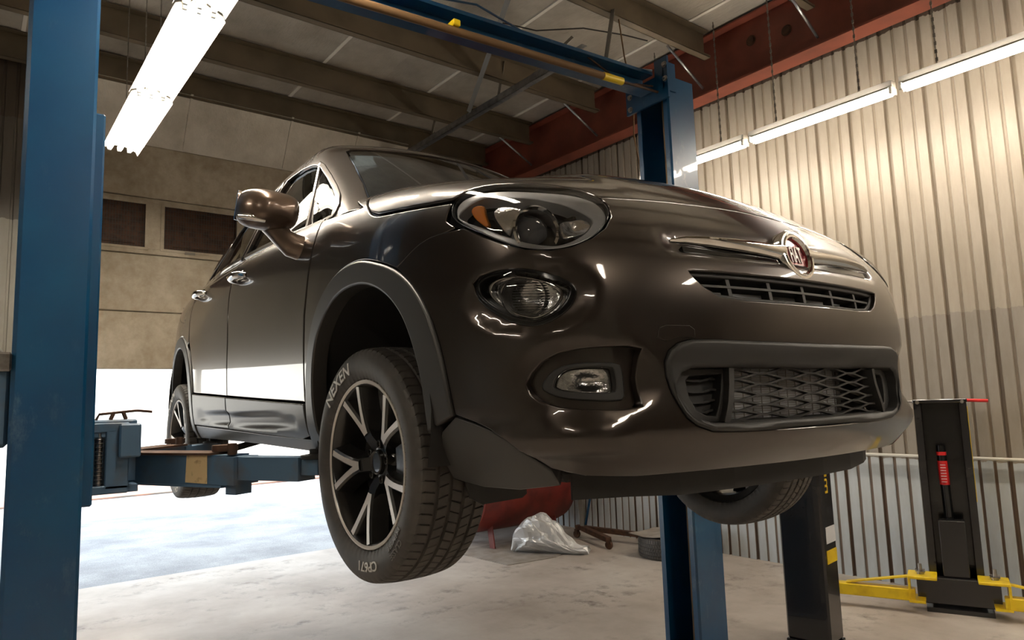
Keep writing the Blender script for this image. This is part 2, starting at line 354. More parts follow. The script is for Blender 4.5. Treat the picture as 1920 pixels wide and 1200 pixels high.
# ------------------------------------------------------------------ body panels: outlines laid on the smooth body surface
def ray_of(proj, q):
    q = np.asarray(q, float); u, v = q[:, 0], q[:, 1]; o = np.zeros((len(q), 3)); d = np.zeros((len(q), 3))
    if proj == 'side': o[:] = np.stack([u, u*0-2, v], -1); d[:, 1] = 1
    elif proj == 'cyl':
        t = u/.9; c, s = np.cos(t), np.sin(t); o[:] = np.stack([1.2+2*c, 2*s, v], -1); d[:] = np.stack([-c, -s, 0*c], -1)
    elif proj == 'roll':
        t = v/.8; c, s = np.cos(t), np.sin(t); o[:] = np.stack([u, 2*s, .6+2*c], -1); d[:] = np.stack([0*c, -s, -c], -1)
    elif proj == 'frt': o[:] = np.stack([u*0+4, u, v], -1); d[:, 0] = -1
    elif proj == 'rear': o[:] = np.stack([u*0-4, u, v], -1); d[:, 0] = 1
    elif proj == 'top': o[:] = np.stack([u, v, u*0+3], -1); d[:, 2] = -1
    return o, d
TR = {'side': (.9, 2.0), 'cyl': (.6, 1.98), 'roll': (.6, 1.9), 'frt': (1.5, 4), 'rear': (1.5, 3.5), 'top': (1.0, 2.3)}
def to3(proj, q, F): 
    o, d = ray_of(proj, q); r = cast(F, o, d, *TR[proj], n=44); bad = np.isnan(r[:, 0])
    if bad.any():
        g = np.where(~bad)[0]
        for i in np.where(bad)[0]:
            r[i] = r[g[np.argmin(((np.asarray(q)[g]-np.asarray(q)[i])**2).sum(1))]]
    return r
def from3(proj, P):
    if proj == 'side': return P[:, [0, 2]]
    if proj == 'cyl': return np.stack([np.arctan2(P[:, 1], P[:, 0]-1.2)*.9, P[:, 2]], -1)
    if proj == 'roll': return np.stack([P[:, 0], np.arctan2(P[:, 1], P[:, 2]-.6)*.8], -1)
    if proj in ('frt', 'rear'): return P[:, [1, 2]]
    return P[:, [0, 1]]
def tang(proj, q):
    n = len(q); tu = np.zeros((n, 3)); tv = np.zeros((n, 3))
    if proj == 'side': tu[:, 0] = 1; tv[:, 2] = 1
    elif proj == 'cyl': t = q[:, 0]/.9; tu[:] = np.stack([-np.sin(t), np.cos(t), 0*t], -1); tv[:, 2] = 1
    elif proj == 'roll': t = q[:, 1]/.8; tu[:, 0] = 1; tv[:] = np.stack([0*t, np.cos(t), -np.sin(t)], -1)
    elif proj in ('frt', 'rear'): tu[:, 1] = 1; tv[:, 2] = 1
    else: tu[:, 0] = 1; tv[:, 1] = 1
    return tu, tv
def chaikin(p, it):
    p = np.asarray(p, float)
    for _ in range(it):
        q = np.roll(p, -1, 0); p = np.stack([.75*p+.25*q, .25*p+.75*q], 1).reshape(-1, 2)
    return p
def dens(p, step):
    p = np.asarray(p, float); out = []
    for i in range(len(p)):
        a, b = p[i], p[(i+1) % len(p)]; L = np.hypot(*(b-a))
        if L < 1e-5: continue
        k = max(1, int(round(L/step))); out += [a+(b-a)*j/k for j in range(k)]
    return np.array(out)
def area(p): return .5*np.sum(p[:, 0]*np.roll(p[:, 1], -1)-np.roll(p[:, 0], -1)*p[:, 1])
def inset(p, e):
    p = np.asarray(p, float); s = 1 if area(p) > 0 else -1
    a = np.roll(p, 1, 0); b = np.roll(p, -1, 0); t = b-a; t /= np.linalg.norm(t, axis=1, keepdims=True)+1e-12
    return p+np.stack([-t[:, 1], t[:, 0]], -1)*e*s
def pip(P, poly):
    x, y = P[:, 0], P[:, 1]; ins = np.zeros(len(P), bool); n = len(poly)
    for i in range(n):
        x0, y0 = poly[i]; x1, y1 = poly[(i+1) % n]
        if y0 == y1: continue
        c = ((y0 > y) != (y1 > y)) & (x < (x1-x0)*(y-y0)/(y1-y0)+x0); ins ^= c
    return ins
def segdist(P, poly):
    d = np.full(len(P), 9.)
    for i in range(len(poly)):
        a = poly[i]; b = poly[(i+1) % len(poly)]; ab = b-a; t = np.clip(((P-a)@ab)/(ab@ab+1e-12), 0, 1)
        d = np.minimum(d, np.hypot(*(P-(a+t[:, None]*ab)).T))
    return d
def panel(name, mt, parent, F, proj, poly, holes=(), src=None, step=.022, off=0., th=.014, edge=.0035, rnd=0, disp=None, sides='R', part=None, hole_th=None):
    """a pressed sheet on surface F: outline poly (closed, 2-D in proj), rounded edge, returns down by th"""
    rings = [np.asarray(poly, float)]+[np.asarray(h, float) for h in holes]
    if rnd: rings = [chaikin(r, rnd) for r in rings]
    rings = [dens(r, step*.8) for r in rings]
    if src and src != proj: rings = [from3(proj, to3(src, r, F)) for r in rings]
    ins = [inset(rings[0], edge)]+[inset(r, -edge) for r in rings[1:]]
    lo = ins[0].min(0); hi = ins[0].max(0); g = []
    ny = int((hi[1]-lo[1])/(step*.866))+1
    for j in range(ny+1):
        y = lo[1]+j*step*.866; x = np.arange(lo[0]+(j % 2)*step/2, hi[0], step); g.append(np.stack([x, x*0+y], -1))
    g = np.concatenate(g); g = g[pip(g, ins[0])]
    for r in ins[1:]: g = g[~pip(g, r)]
    for r in ins:
        if len(g): g = g[segdist(g, r) > step*.5]
    pts = np.concatenate(ins+[g]); ed = []; k = 0
    for r in ins: ed += [(k+i, k+(i+1) % len(r)) for i in range(len(r))]; k += len(r)
    vo, _, fo, ov, _, _ = delaunay_2d_cdt([Vector(p) for p in pts], ed, [], 0, 1e-7)
    vo = np.array([tuple(p) for p in vo]); fo = np.array([tuple(f) for f in fo if len(f) == 3])
    c = vo[fo].mean(1); keep = pip(c, ins[0])
    for r in ins[1:]: keep &= ~pip(c, r)
    fo = fo[keep]; n0 = len(vo)
    P = to3(proj, vo, F); N = grad(F, P)
    if disp is not None:
        e = 2e-3; f0 = disp(vo[:, 0], vo[:, 1]); du = (disp(vo[:, 0]+e, vo[:, 1])-f0)/e; dv = (disp(vo[:, 0], vo[:, 1]+e)-f0)/e
        tu, tv = tang(proj, vo); P = P+N*f0[:, None]
        tu = tu-N*(tu*N).sum(1)[:, None]; tv = tv-N*(tv*N).sum(1)[:, None]
        N2 = N-du[:, None]*tu-dv[:, None]*tv; N2 /= np.linalg.norm(N2, axis=1)[:, None]
    else: N2 = N
    V = [P+N*off]; NV = [N2]; FA = [tuple(f) for f in fo]
    k = n0
    for i, r in enumerate(rings):
        # match inset verts by nearest
        ri = ins[i]; idx = np.array([np.argmin(((vo-p)**2).sum(1)) for p in ri])
        Pr = to3(proj, r, F); Nr = grad(F, Pr)
        if disp is not None: Pr = Pr+Nr*disp(r[:, 0], r[:, 1])[:, None]
        out = Pr-P[idx]; out = out-Nr*(out*Nr).sum(1)[:, None]; out /= np.linalg.norm(out, axis=1)[:, None]+1e-9
        A = Pr+Nr*(off-edge*.7); na = Nr*.45+out*.89
        hth = th if i == 0 or hole_th is None else hole_th
        B = Pr+Nr*(off-hth); n = len(r); V += [A, A, B]; NV += [na, out, out]
        for a in range(n):
            b = (a+1) % n; FA += [(idx[a], idx[b], k+b, k+a), (k+n+a, k+n+b, k+2*n+b, k+2*n+a)]
        k += 3*n
    V = np.concatenate(V); NV = np.concatenate(NV); NV /= np.linalg.norm(NV, axis=1)[:, None]+1e-9
    # wind faces to their normals
    FO = []
    for f in FA:
        f = [int(x) for x in f]
        if len(set(f)) < 3: continue
        a, b_, c_ = V[f[0]], V[f[1]], V[f[-1]] if len(f) == 4 else V[f[2]]
        nn = np.cross(b_-a, c_-a)
        if np.dot(nn, NV[f].sum(0)) < 0: f = f[::-1]
        FO.append(tuple(f))
    res = []
    for s in sides:
        sg = -1 if s == 'L' else 1
        v2 = V*np.array([1, sg, 1]); n2 = NV*np.array([1, sg, 1])
        me = D.meshes.new(name); me.from_pydata(v2.tolist(), [], [q[::-1] for q in FO] if sg < 0 else FO); me.materials.append(MT[mt]); me.update()
        me.polygons.foreach_set('use_smooth', [True]*len(me.polygons)); me.normals_split_custom_set_from_vertices(n2.tolist())
        res.append(link(name, me, parent[s] if isinstance(parent, dict) else parent))
    return res if len(res) > 1 else res[0]
def symm(half):
    """closed outline from a half whose ends lie on the centre line (first coordinate is the sideways one)"""
    h = [tuple(p) for p in half]; return h+[(-a, b) for a, b in h[::-1] if abs(a) > 1e-6]
def symm_v(half):
    h = [tuple(p) for p in half]; return h+[(a, -b) for a, b in h[::-1] if abs(b) > 1e-6]
def surf_pt(F, proj, u, v, off=0):
    p = to3(proj, [(u, v)], F); n = grad(F, p); return Vector((p+n*off)[0]), Vector(n[0])
def ell(u, v, cu, cv, ru, rv): return np.sqrt(((u-cu)/ru)**2+((v-cv)/rv)**2)

def cs(pts, n=5):
    p = np.array(pts, float); t = np.r_[0, np.cumsum(np.hypot(*np.diff(p, axis=0).T))]; fx, fy = spl(t, p[:, 0]), spl(t, p[:, 1])
    tt = np.concatenate([np.linspace(a, b, n, endpoint=False) for a, b in zip(t[:-1], t[1:])]+[[t[-1]]]); return [tuple(q) for q in np.stack([fx(tt), fy(tt)], -1)]
CZ = 1.064
car = empty('car', (0, 0, CZ)); tag(car, 'dark bronze compact SUV raised on the blue two-post lift', 'car')
def zb(x): return 1.150+(.65-x)*.055
T = dict(
 headlight=[(-0.893, 0.951), (-0.889, 0.978), (-0.868, 0.999), (-0.824, 1.012), (-0.772, 1.017), (-0.724, 1.017), (-0.661, 1.013), (-0.605, 1.002), (-0.561, 0.978), (-0.542, 0.944), (-0.542, 0.911), (-0.56, 0.875), (-0.59, 0.845), (-0.628, 0.824), (-0.667, 0.816), (-0.714, 0.822), (-0.76, 0.843), (-0.808, 0.871), (-0.853, 0.901), (-0.882, 0.925)],
 amber=[(-0.853, 0.958), (-0.846, 0.97), (-0.832, 0.974), (-0.814, 0.968), (-0.813, 0.948), (-0.808, 0.925), (-0.8, 0.906), (-0.809, 0.901), (-0.824, 0.914), (-0.841, 0.933)],
 bowl=[(-0.794, 0.958), (-0.779, 0.975), (-0.749, 0.972), (-0.72, 0.965), (-0.700, 0.95), (-0.690, 0.926), (-0.69, 0.902), (-0.70, 0.878), (-0.75, 0.870), (-0.77, 0.887), (-0.785, 0.918), (-0.794, 0.941)],
 turn=[(-0.645, 0.91), (-0.636, 0.918), (-0.614, 0.924), (-0.589, 0.935), (-0.577, 0.927), (-0.575, 0.912), (-0.583, 0.893), (-0.596, 0.881), (-0.617, 0.87), (-0.638, 0.862), (-0.643, 0.871), (-0.646, 0.89)],
 inner=[(-0.881, 0.944), (-0.861, 0.965), (-0.832, 0.985), (-0.801, 0.994), (-0.761, 0.988), (-0.718, 0.985), (-0.675, 0.977), (-0.637, 0.965), (-0.608, 0.945), (-0.592, 0.933), (-0.575, 0.912), (-0.588, 0.881), (-0.612, 0.856), (-0.637, 0.84), (-0.659, 0.834), (-0.68, 0.838), (-0.714, 0.845), (-0.749, 0.862), (-0.779, 0.876), (-0.811, 0.896), (-0.853, 0.918), (-0.875, 0.934)],
 lamp=[(-0.83, 0.761), (-0.812, 0.777), (-0.777, 0.783), (-0.74, 0.781), (-0.703, 0.772), (-0.671, 0.761), (-0.646, 0.748), (-0.629, 0.734), (-0.626, 0.72), (-0.634, 0.698), (-0.65, 0.678), (-0.674, 0.662), (-0.699, 0.653), (-0.722, 0.657), (-0.75, 0.668), (-0.779, 0.688), (-0.809, 0.713), (-0.826, 0.736)],
 fog_recess=[(-0.725, 0.524), (-0.713, 0.548), (-0.691, 0.572), (-0.66, 0.588), (-0.62, 0.596), (-0.573, 0.599), (-0.530, 0.6), (-0.505, 0.595), (-0.510, 0.58), (-0.518, 0.532), (-0.512, 0.470), (-0.553, 0.465), (-0.617, 0.467), (-0.664, 0.474), (-0.699, 0.486), (-0.717, 0.503)],
 fog_bezel=[(-0.702, 0.513), (-0.69, 0.537), (-0.666, 0.558), (-0.636, 0.566), (-0.596, 0.568), (-0.542, 0.566), (-0.536, 0.548), (-0.535, 0.516), (-0.535, 0.488), (-0.557, 0.485), (-0.616, 0.488), (-0.658, 0.492), (-0.683, 0.5)],
 fog_lens=[(-0.676, 0.518), (-0.667, 0.538), (-0.651, 0.551), (-0.634, 0.556), (-0.596, 0.558), (-0.558, 0.557), (-0.553, 0.548), (-0.55, 0.514), (-0.556, 0.503), (-0.603, 0.504), (-0.653, 0.507), (-0.67, 0.512)],
 hood_front=[(0, .997), (-0.146, 0.994), (-0.282, 0.989), (-0.404, 0.985), (-0.503, 0.978), (-0.553, 0.975)],
 fb=[(-0.912, 0.902), (-0.956, 0.9), (-0.992, 0.892), (-1.021, 0.88), (-1.054, 0.864), (-1.087, 0.846)],
 arch_c=[(-1.018, 0.791), (-0.966, 0.721), (-0.932, 0.647), (-0.913, 0.577), (-0.901, 0.514), (-0.892, 0.461)],
 clad_l=[(-0.839, 0.444), (-0.798, 0.428), (-0.767, 0.409), (-0.739, 0.385), (-0.712, 0.364), (-0.684, 0.340)],
 arch_out=[(.862, .35), (.868, .42), (0.89, 0.528), (0.911, 0.644), (0.976, 0.784), (1.093, 0.871), (1.228, 0.903), (1.339, 0.9), (1.438, 0.876), (1.525, 0.845), (1.609, 0.791), (1.669, 0.721), (1.707, 0.647), (1.729, 0.577), (1.741, 0.514), (1.748, 0.461)],
 arch_in=[(.985, .35), (.955, .42), (0.957, 0.532), (0.994, 0.69), (1.07, 0.773), (1.168, 0.821), (1.271, 0.835), (1.343, 0.831), (1.431, 0.809), (1.517, 0.763), (1.576, 0.704), (1.613, 0.637), (1.638, 0.565), (1.646, 0.495), (1.642, 0.421)],
 grille_u=[(0, .779), (-0.302, 0.779), (-0.36, 0.778), (-0.387, 0.777), (-0.372, 0.757), (-0.348, 0.735), (-0.314, 0.718), (-0.237, 0.712), (0, .711)],
 surr=[(0, .610), (-0.221, 0.612), (-0.343, 0.615), (-0.403, 0.614), (-0.430, 0.606), (-0.45, 0.59), (-0.46, 0.565), (-0.459, 0.533), (-0.451, 0.498), (-0.438, 0.47), (-0.422, 0.441), (-0.397, 0.421), (-0.362, 0.408), (-0.287, 0.404), (-0.156, 0.402), (0, .401)],
 surr_in=[(0, .550), (-0.294, 0.552), (-0.400, 0.551), (-0.426, 0.541), (-0.438, 0.514), (-0.434, 0.489), (-0.42, 0.457), (-0.399, 0.437), (-0.362, 0.426), (-0.288, 0.424), (0, .422)],
 pocket=[(-0.405, 0.525), (-0.392, 0.538), (-0.342, 0.541), (-0.303, 0.541), (-0.308, 0.504), (-0.318, 0.472), (-0.332, 0.437), (-0.361, 0.440), (-0.384, 0.453), (-0.4, 0.485)],
)
# --- front bumper
def bumper_disp(u, z):
    a = np.abs(u); d = -.016*(1-sstep(ell(a, z, .715, .717, .150, .095), .55, 1.0))        # dish round the lower lamp
    d += -.020*(1-sstep(np.abs(z-.855)/.040, .3, 1))*(1-sstep(a, .38, .46))                # hollow behind the chrome bar
    d += .010*sstep(a, .50, .60)*(1-sstep(np.abs(z-.40)/.05, .2, 1))*(1-sstep(a, .80, .9)) # lower lip crest
    d += -.012*(1-sstep(ell(a, z, .61, .53, .17, .11), .5, 1.0))                           # round the fog lamps
    return d
bump_half = T['hood_front']+[(-0.542, 0.944), (-0.542, 0.911), (-0.56, 0.875), (-0.59, 0.845), (-0.628, 0.824), (-0.667, 0.816), (-0.714, 0.822), (-0.76, 0.843), (-0.808, 0.871), (-0.853, 0.899)]+T['fb']+cs([T['fb'][-1]]+T['arch_c'])[1:]+T['clad_l']+[(-.62, .322), (-.52, .314), (-.346, .314), (-.126, .314), (0, .314)]
mir = lambda p: [(-a, b) for a, b in p]
bumper = panel('front_bumper', 'paint', car, F_body, 'cyl', symm(bump_half), [symm(T['grille_u']), symm(T['surr']), T['lamp'], mir(T['lamp']), T['fog_recess'], mir(T['fog_recess'])], step=.02, disp=bumper_disp, th=.02, hole_th=.035)
# --- hood
hood_half = [(1.997, 0), (1.998, -.255), (1.995, -0.467), (1.985, -0.622), (1.972, -0.725), (1.960, -0.770), (1.919, -0.764), (1.886, -0.783), (1.855, -0.812), (1.828, -0.836), (1.794, -0.861), (1.762, -0.886), (1.735, -0.905), (1.654, -0.905), (1.55, -0.901), (1.453, -0.894), (1.399, -0.889), (1.34, -.872), (1.285, -0.840), (1.228, -0.80), (1.19, -.745), (1.15, -.6), (1.11, -.4), (1.08, -.2), (1.07, 0)]
hood = panel('hood', 'paint', car, F_body, 'roll', symm_v(hood_half), step=.026, edge=.005)
cowl = panel('cowl_panel', 'plastic', car, F_body, 'top', [(1.10, -.55), (1.12, 0), (1.10, .55), (1.0, .66), (.80, .70), (.80, -.70), (1.0, -.66)], off=-.018, step=.05)
# --- fenders, doors, quarters (right side traced, left side mirrored)
gapf = [(.868, .512), (.868, .62), (.872, .80), (.893, .93), (.925, 1.06), (.915, 1.125)]
fend = [(1.74, .976), (1.654, .986), (1.55, .999), (1.453, 1.011), (1.399, 1.020), (1.345, 1.04), (1.29, 1.078)]
AO = cs(T['arch_out'][2:]); AI = cs(T['arch_in'][2:])
ao_f = [(1.306+(x-1.306)*1.008, z+.003) for x, z in AO if x < 1.53]
p_f = to3('side', dens(cs(fend[::-1])+[(1.735, .93), (1.772, .906), (1.729, .898), (1.678, .896), (1.637, .888), (1.605, .876), (1.569, .860), (1.535, .847)]+ao_f[::-1]+[(.876, .505)]+gapf, .015)[:-1], F_body)
fr = from3('roll', p_f)
i_split = len(dens(fend, .015))
fr = np.array(fr.tolist()+[(.93, -.70), (.95, -.645), (1.06, -.61), (1.14, -.64), (1.175, -.745), (1.21, -.795)])
panel('fender', 'paint', car, F_body, 'roll', fr, step=.022, sides='RL', edge=.004)
fd = panel('front_door', 'paint', car, F_body, 'roll', [(.86, .510), (.4, .531), (-.12, .557), (-.118, .80), (-.145, 1.0), (-.16, zb(-.16)), (.2, zb(.2)), (.6, zb(.6)), (.9, zb(.9)), (.917, 1.06), (.885, .93), (.862, .80)], src='side', step=.025, sides='RL', edge=.004)
rd = panel('rear_door', 'paint', car, F_body, 'roll', [(-.13, .557), (-.5, .576), (-.845, .592), (-.862, .70), (-.93, .80), (-1.0, .88), (-1.035, 1.0), (-1.04, zb(-1.04)), (-.6, zb(-.6)), (-.17, zb(-.17)), (-.155, 1.0), (-.128, .80)], src='side', step=.025, sides='RL', edge=.004)
RAC = (-1.285, .50)
def arc(c, ru, rv, a0, a1, n=14): return [(c[0]+ru*math.cos(math.radians(a0+(a1-a0)*i/n)), c[1]+rv*math.sin(math.radians(a0+(a1-a0)*i/n))) for i in range(n+1)]
panel('quarter_panel', 'paint', car, F_body, 'roll', [(-1.05, zb(-1.05)), (-1.045, 1.0), (-1.012, .875)]+arc(RAC, .433, .433, 57, 178, 12)+[(-1.80, .55), (-1.86, .75), (-1.88, 1.0), (-1.82, 1.2), (-1.75, zb(-1.75))], src='side', step=.035, sides='RL')
# --- plastic cladding
def scoop(x, w):
    # long shallow scoop along the door cladding (x, z from the roll angle at the side)
    z = .6+.885/np.tan(np.clip(-w/.8, .3, 2.6)); zc = .455-.022*x
    return -.013*(1-sstep(np.abs(z-zc)/.036, .40, 1.0))*sstep(x, -.80, -.60)*(1-sstep(x, .70, .80))+.004
cf = panel('door_cladding', 'clad', {'R': fd[0], 'L': fd[1]}, F_body, 'roll', [(.86, .503), (-.122, .549), (-.128, .412), (.3, .400), (.78, .388), (.862, .40)], src='side', step=.018, sides='RL', disp=scoop, off=.004)
cr = panel('door_cladding', 'clad', {'R': rd[0], 'L': rd[1]}, F_body, 'roll', [(-.134, .550), (-.84, .584), (-.852, .426), (-.14, .413)], src='side', step=.018, sides='RL', disp=scoop, off=.004)
panel('side_sill', 'clad', car, F_body, 'roll', [(.868, .384), (.4, .392), (-.15, .406), (-.862, .42), (-.90, .352), (-.26, .356), (.15, .353), (.55, .346), (.91, .34)], src='side', step=.025, sides='RL', th=.05, off=.002)
panel('wheel_arch_trim', 'clad', car, F_body, 'roll', T['arch_out'][:2]+AO+(T['arch_in'][:2]+AI)[::-1], src='side', step=.018, sides='RL', off=.010, th=.05, edge=.007)
panel('wheel_arch_trim', 'clad', car, F_body, 'roll', arc(RAC, .430, .430, 200, -16, 26)+[(-.872, .355), (-.955, .352)]+arc(RAC, .36, .36, -16, 200, 22), src='side', step=.022, sides='RL', off=.010, th=.05, edge=.007)
panel('lower_corner_cladding', 'clad', car, F_body, 'cyl', [(-.892, .456)]+[(a, b-.005) for a, b in T['clad_l']]+[(-.67, .300), (-.76, .285), (-.86, .285), (-.955, .30), (-.965, .36), (-.94, .42)], step=.02, sides='RL', off=.0, th=.03)
# --- rear end
panel('rear_bumper', 'clad', car, F_body, 'rear', symm([(0, .36), (-.5, .36), (-.72, .40), (-.74, .62), (0, .66)]), step=.06)
tg = panel('tailgate', 'paint', car, F_body, 'rear', symm([(0, .67), (-.73, .63), (-.74, 1.0), (-.72, 1.22), (0, 1.24)]), step=.06)
panel('tail_lamp', 'red', car, F_body, 'rear', [(-.50, .86), (-.70, .88), (-.71, 1.04), (-.66, 1.10), (-.52, 1.06)], step=.05, off=.012, sides='RL', rnd=1)
# --- cabin
W1 = [(.868, 1.155), (.835, 1.205), (.772, 1.262), (.693, 1.318), (.571, 1.398), (.416, 1.492), (.34, 1.528), (.26, 1.553), (.108, 1.583), (-.067, 1.600), (-.145, 1.60), (-.165, zb(-.16)+.012), (.2, zb(.2)+.010), (.635, 1.158), (.793, 1.150)]
W2 = [(-.235, 1.60), (-.5, 1.592), (-.75, 1.565), (-.93, 1.52), (-1.0, 1.44), (-1.01, zb(-1)+.012), (-.6, zb(-.6)+.012), (-.225, zb(-.22)+.012)]
W3 = [(-1.10, 1.46), (-1.25, 1.43), (-1.40, 1.375), (-1.47, 1.31), (-1.40, 1.285), (-1.10, 1.268)]
toR = lambda p, st=.02: [tuple(q) for q in from3('roll', to3('side', dens(p, st), F_gh))]
R1, R2, R3 = toR(W1), toR(W2), toR(W3)
wsr = from3('roll', to3('frt', [(0, 1.668), (-.2, 1.667), (-.4, 1.662), (-.47, 1.652), (-.50, 1.63), (-.518, 1.59), (-.56, 1.483), (-.616, 1.339), (-.66, 1.235), (-.685, 1.18)], F_gh))
base = from3('roll', to3('side', [(.90, 1.14), (.6, 1.12), (0, 1.15), (-.6, 1.19), (-1.2, 1.21), (-1.6, 1.20)], F_gh))
cab_half = [tuple(p) for p in wsr]+[tuple(p) for p in base]+[(-1.62, -.50), (-1.60, -.40), (-1.64, -.2), (-1.66, 0)]
m3 = lambda p: [(a, -b) for a, b in p]
cabin = panel('cabin_frame', 'paint', car, F_gh, 'roll', symm_v(cab_half), [R1, R2, R3, m3(R1), m3(R2), m3(R3)], step=.03, edge=.004, th=.03)
for nm, Wp in (('window_trim', R1), ('window_trim', R2), ('window_trim', R3)):
    w_ = np.array(Wp); panel('window_trim', 'paint', car, F_gh, 'roll', inset(w_, -.012), [inset(w_, .007)], step=.02, off=.006, th=.012, edge=.003, sides='RL')
for Wp in (R1, R2, R3): panel('side_window', 'glass', car, F_gh, 'roll', inset(np.array(Wp), -.004), step=.05, off=-.010, th=.004, edge=.001, sides='RL')
ws = [(0, 1.662), (-.2, 1.661), (-.4, 1.656), (-.462, 1.648), (-.495, 1.625), (-.514, 1.585), (-.555, 1.483), (-.611, 1.339), (-.655, 1.235), (-.675, 1.19), (-.4, 1.21), (0, 1.22)]
panel('windshield', 'glass', car, F_gh, 'frt', symm(ws), step=.05, off=-.006, th=.005, edge=.001)
panel('rear_window', 'glass', car, F_gh, 'rear', symm([(0, 1.56), (-.42, 1.54), (-.52, 1.48), (-.60, 1.26), (0, 1.25)]), step=.08, off=.004)
# quarter-light divider bar and pillar covers
for sg in (1, -1):
    a, _ = surf_pt(F_gh, 'side', .655, 1.150); b, _ = surf_pt(F_gh, 'side', .360, 1.520)
    m_ = MB(); q = [a.lerp(b, t) for t in (0, .5, 1)]; m_.tube([(p.x, (p.y+.004)*sg, p.z) for p in q], .011, 8); m_.build('window_divider', 'paint', car)
    a0, _ = surf_pt(F_gh, 'side', -.19, zb(-.19)+.01); b0, _ = surf_pt(F_gh, 'side', -.19, 1.60)
    m_ = MB(); m_.bar((a0.x, (a0.y-.0)*sg, a0.z), (b0.x, (b0.y-.0)*sg, b0.z), .07, .008, up=(0, 1, .4)); m_.build('pillar_cover', 'gloss_black', car)

# --- headlights, lower lamps, fog lamps (right traced, left mirrored)
def mirror_mesh(o, parent):
    me = o.data.copy(); me.transform(Matrix.Diagonal((1, -1, 1, 1))); me.flip_normals(); return link(o.name.split('.')[0], me, parent)
hl_in = inset(np.array(T['headlight']), .003)
HL = panel('headlight', 'gloss_black', car, F_body, 'cyl', hl_in, rnd=2, off=-.055, th=-.05, edge=.002, sides='RL', step=.02)
HP = {'R': HL[0], 'L': HL[1]}
panel('surround_ring', 'lamp_white', HP, F_body, 'cyl', inset(np.array(T['headlight']), .006), [T['inner']], rnd=2, off=-.012, th=.03, step=.015, sides='RL', disp=lambda u, v: -.006*(1-sstep(ell(u, v, -.72, .92, .19, .11), .7, 1)))
panel('amber_reflector', 'amber', HP, F_body, 'cyl', T['amber'], rnd=2, off=-.022, th=.01, step=.012, sides='RL')
panel('reflector_bowl', 'reflector', HP, F_body, 'cyl', T['bowl'], rnd=2, off=-.032, th=.02, step=.012, sides='RL', disp=lambda u, v: -.02*(1-sstep(ell(u, v, -.74, .92, .06, .06), 0, 1)))
panel('turn_reflector', 'reflector', HP, F_body, 'cyl', T['turn'], rnd=2, off=-.028, th=.015, step=.012, sides='RL', disp=lambda u, v: -.012*(1-sstep(ell(u, v, -.61, .90, .035, .03), 0, 1)))
pc, pn = surf_pt(F_body, 'cyl', -.695, .895, -.040)
for s, sg in (('R', 1), ('L', -1)):
    m_ = MB(); m_.lathe([(.052, -.03), (.058, .0), (.060, .012), (.055, .016), (.049, .012), (.046, .0), (.046, -.02)], 36, 'x'); pr = m_.build('projector', 'chrome', HP[s]); pr.location = (pc.x-.004, pc.y*sg, pc.z); pr.rotation_euler = (0, math.radians(-4), math.radians(-14)*sg)
    m_ = MB(); m_.lathe([(.0001, .016), (.013, .014), (.026, .008), (.036, -.004), (.042, -.012), (.048, -.02)], 32, 'x'); l_ = m_.build('projector_lens', 'bulb', HP[s]); l_.location = pr.location; l_.rotation_euler = pr.rotation_euler
panel('lens_cover', 'lens', HP, F_body, 'cyl', inset(np.array(T['headlight']), .004), rnd=2, off=.003, th=.004, edge=.003, step=.025, sides='RL', disp=lambda u, v: .006*(1-sstep(ell(u, v, -.72, .92, .19, .11), .2, 1)))
lmp = np.array(T['lamp'])
LL = panel('lower_lamp', 'reflector', car, F_body, 'cyl', lmp, rnd=1, off=-.050, th=-.03, step=.014, sides='RL', disp=lambda u, v: -.02*(1-sstep(ell(u, v, -.73, .72, .09, .06), 0, 1)))
LP = {'R': LL[0], 'L': LL[1]}
panel('bezel_ring', 'gloss_black', LP, F_body, 'cyl', inset(lmp, -.006), [inset(lmp, .010)], rnd=2, off=-.010, th=.03, step=.014, sides='RL')
lsc = lambda k: lmp.mean(0)+(lmp-lmp.mean(0))*k
panel('inner_bezel', 'chrome', LP, F_body, 'cyl', lsc(.80), [lsc(.73)], rnd=2, off=-.024, th=.012, step=.014, sides='RL', edge=.002)
lc, _ = surf_pt(F_body, 'cyl', -.735, .722, -.040)
for s, sg in (('R', 1), ('L', -1)):
    m_ = MB(); m_.lathe([(.046, -.012), (.05, .0), (.048, .008), (.040, .004), (.03, -.004), (.0001, -.01)], 32, 'x'); q_ = m_.build('bulb_reflector', 'reflector', LP[s]); q_.location = (lc.x, lc.y*sg, lc.z); q_.rotation_euler = (0, 0, math.radians(-32)*sg)
    m_ = MB()
    for i in range(11):
        z_ = -.030+i*.006; hw = math.sqrt(max(0, .045**2-z_*z_)); m_.tube([(.012, -hw, z_), (.014, hw, z_)], .0016, 6)
    q_ = m_.build('lens_rib', 'lens', LP[s]); q_.location = (lc.x+.004, (lc.y+.02)*sg, lc.z); q_.rotation_euler = (0, 0, math.radians(-32)*sg); q_['kind'] = 'stuff'
panel('lens_cover', 'lens', LP, F_body, 'cyl', inset(lmp, .004), rnd=1, off=-.006, th=.003, edge=.002, step=.02, sides='RL', disp=lambda u, v: .008*(1-sstep(ell(u, v, -.73, .72, .11, .07), .1, 1)))
FG = panel('fog_lamp_pocket', 'paint', car, F_body, 'cyl', inset(np.array(T['fog_recess']), -.004), [inset(np.array(T['fog_bezel']), .003)], off=-.032, th=.012, step=.014, sides='RL', rnd=1)
FP = {'R': FG[0], 'L': FG[1]}
panel('fog_lamp_bezel', 'plastic', FP, F_body, 'cyl', T['fog_bezel'], [T['fog_lens']], rnd=1, off=-.026, th=.02, step=.014, sides='RL')
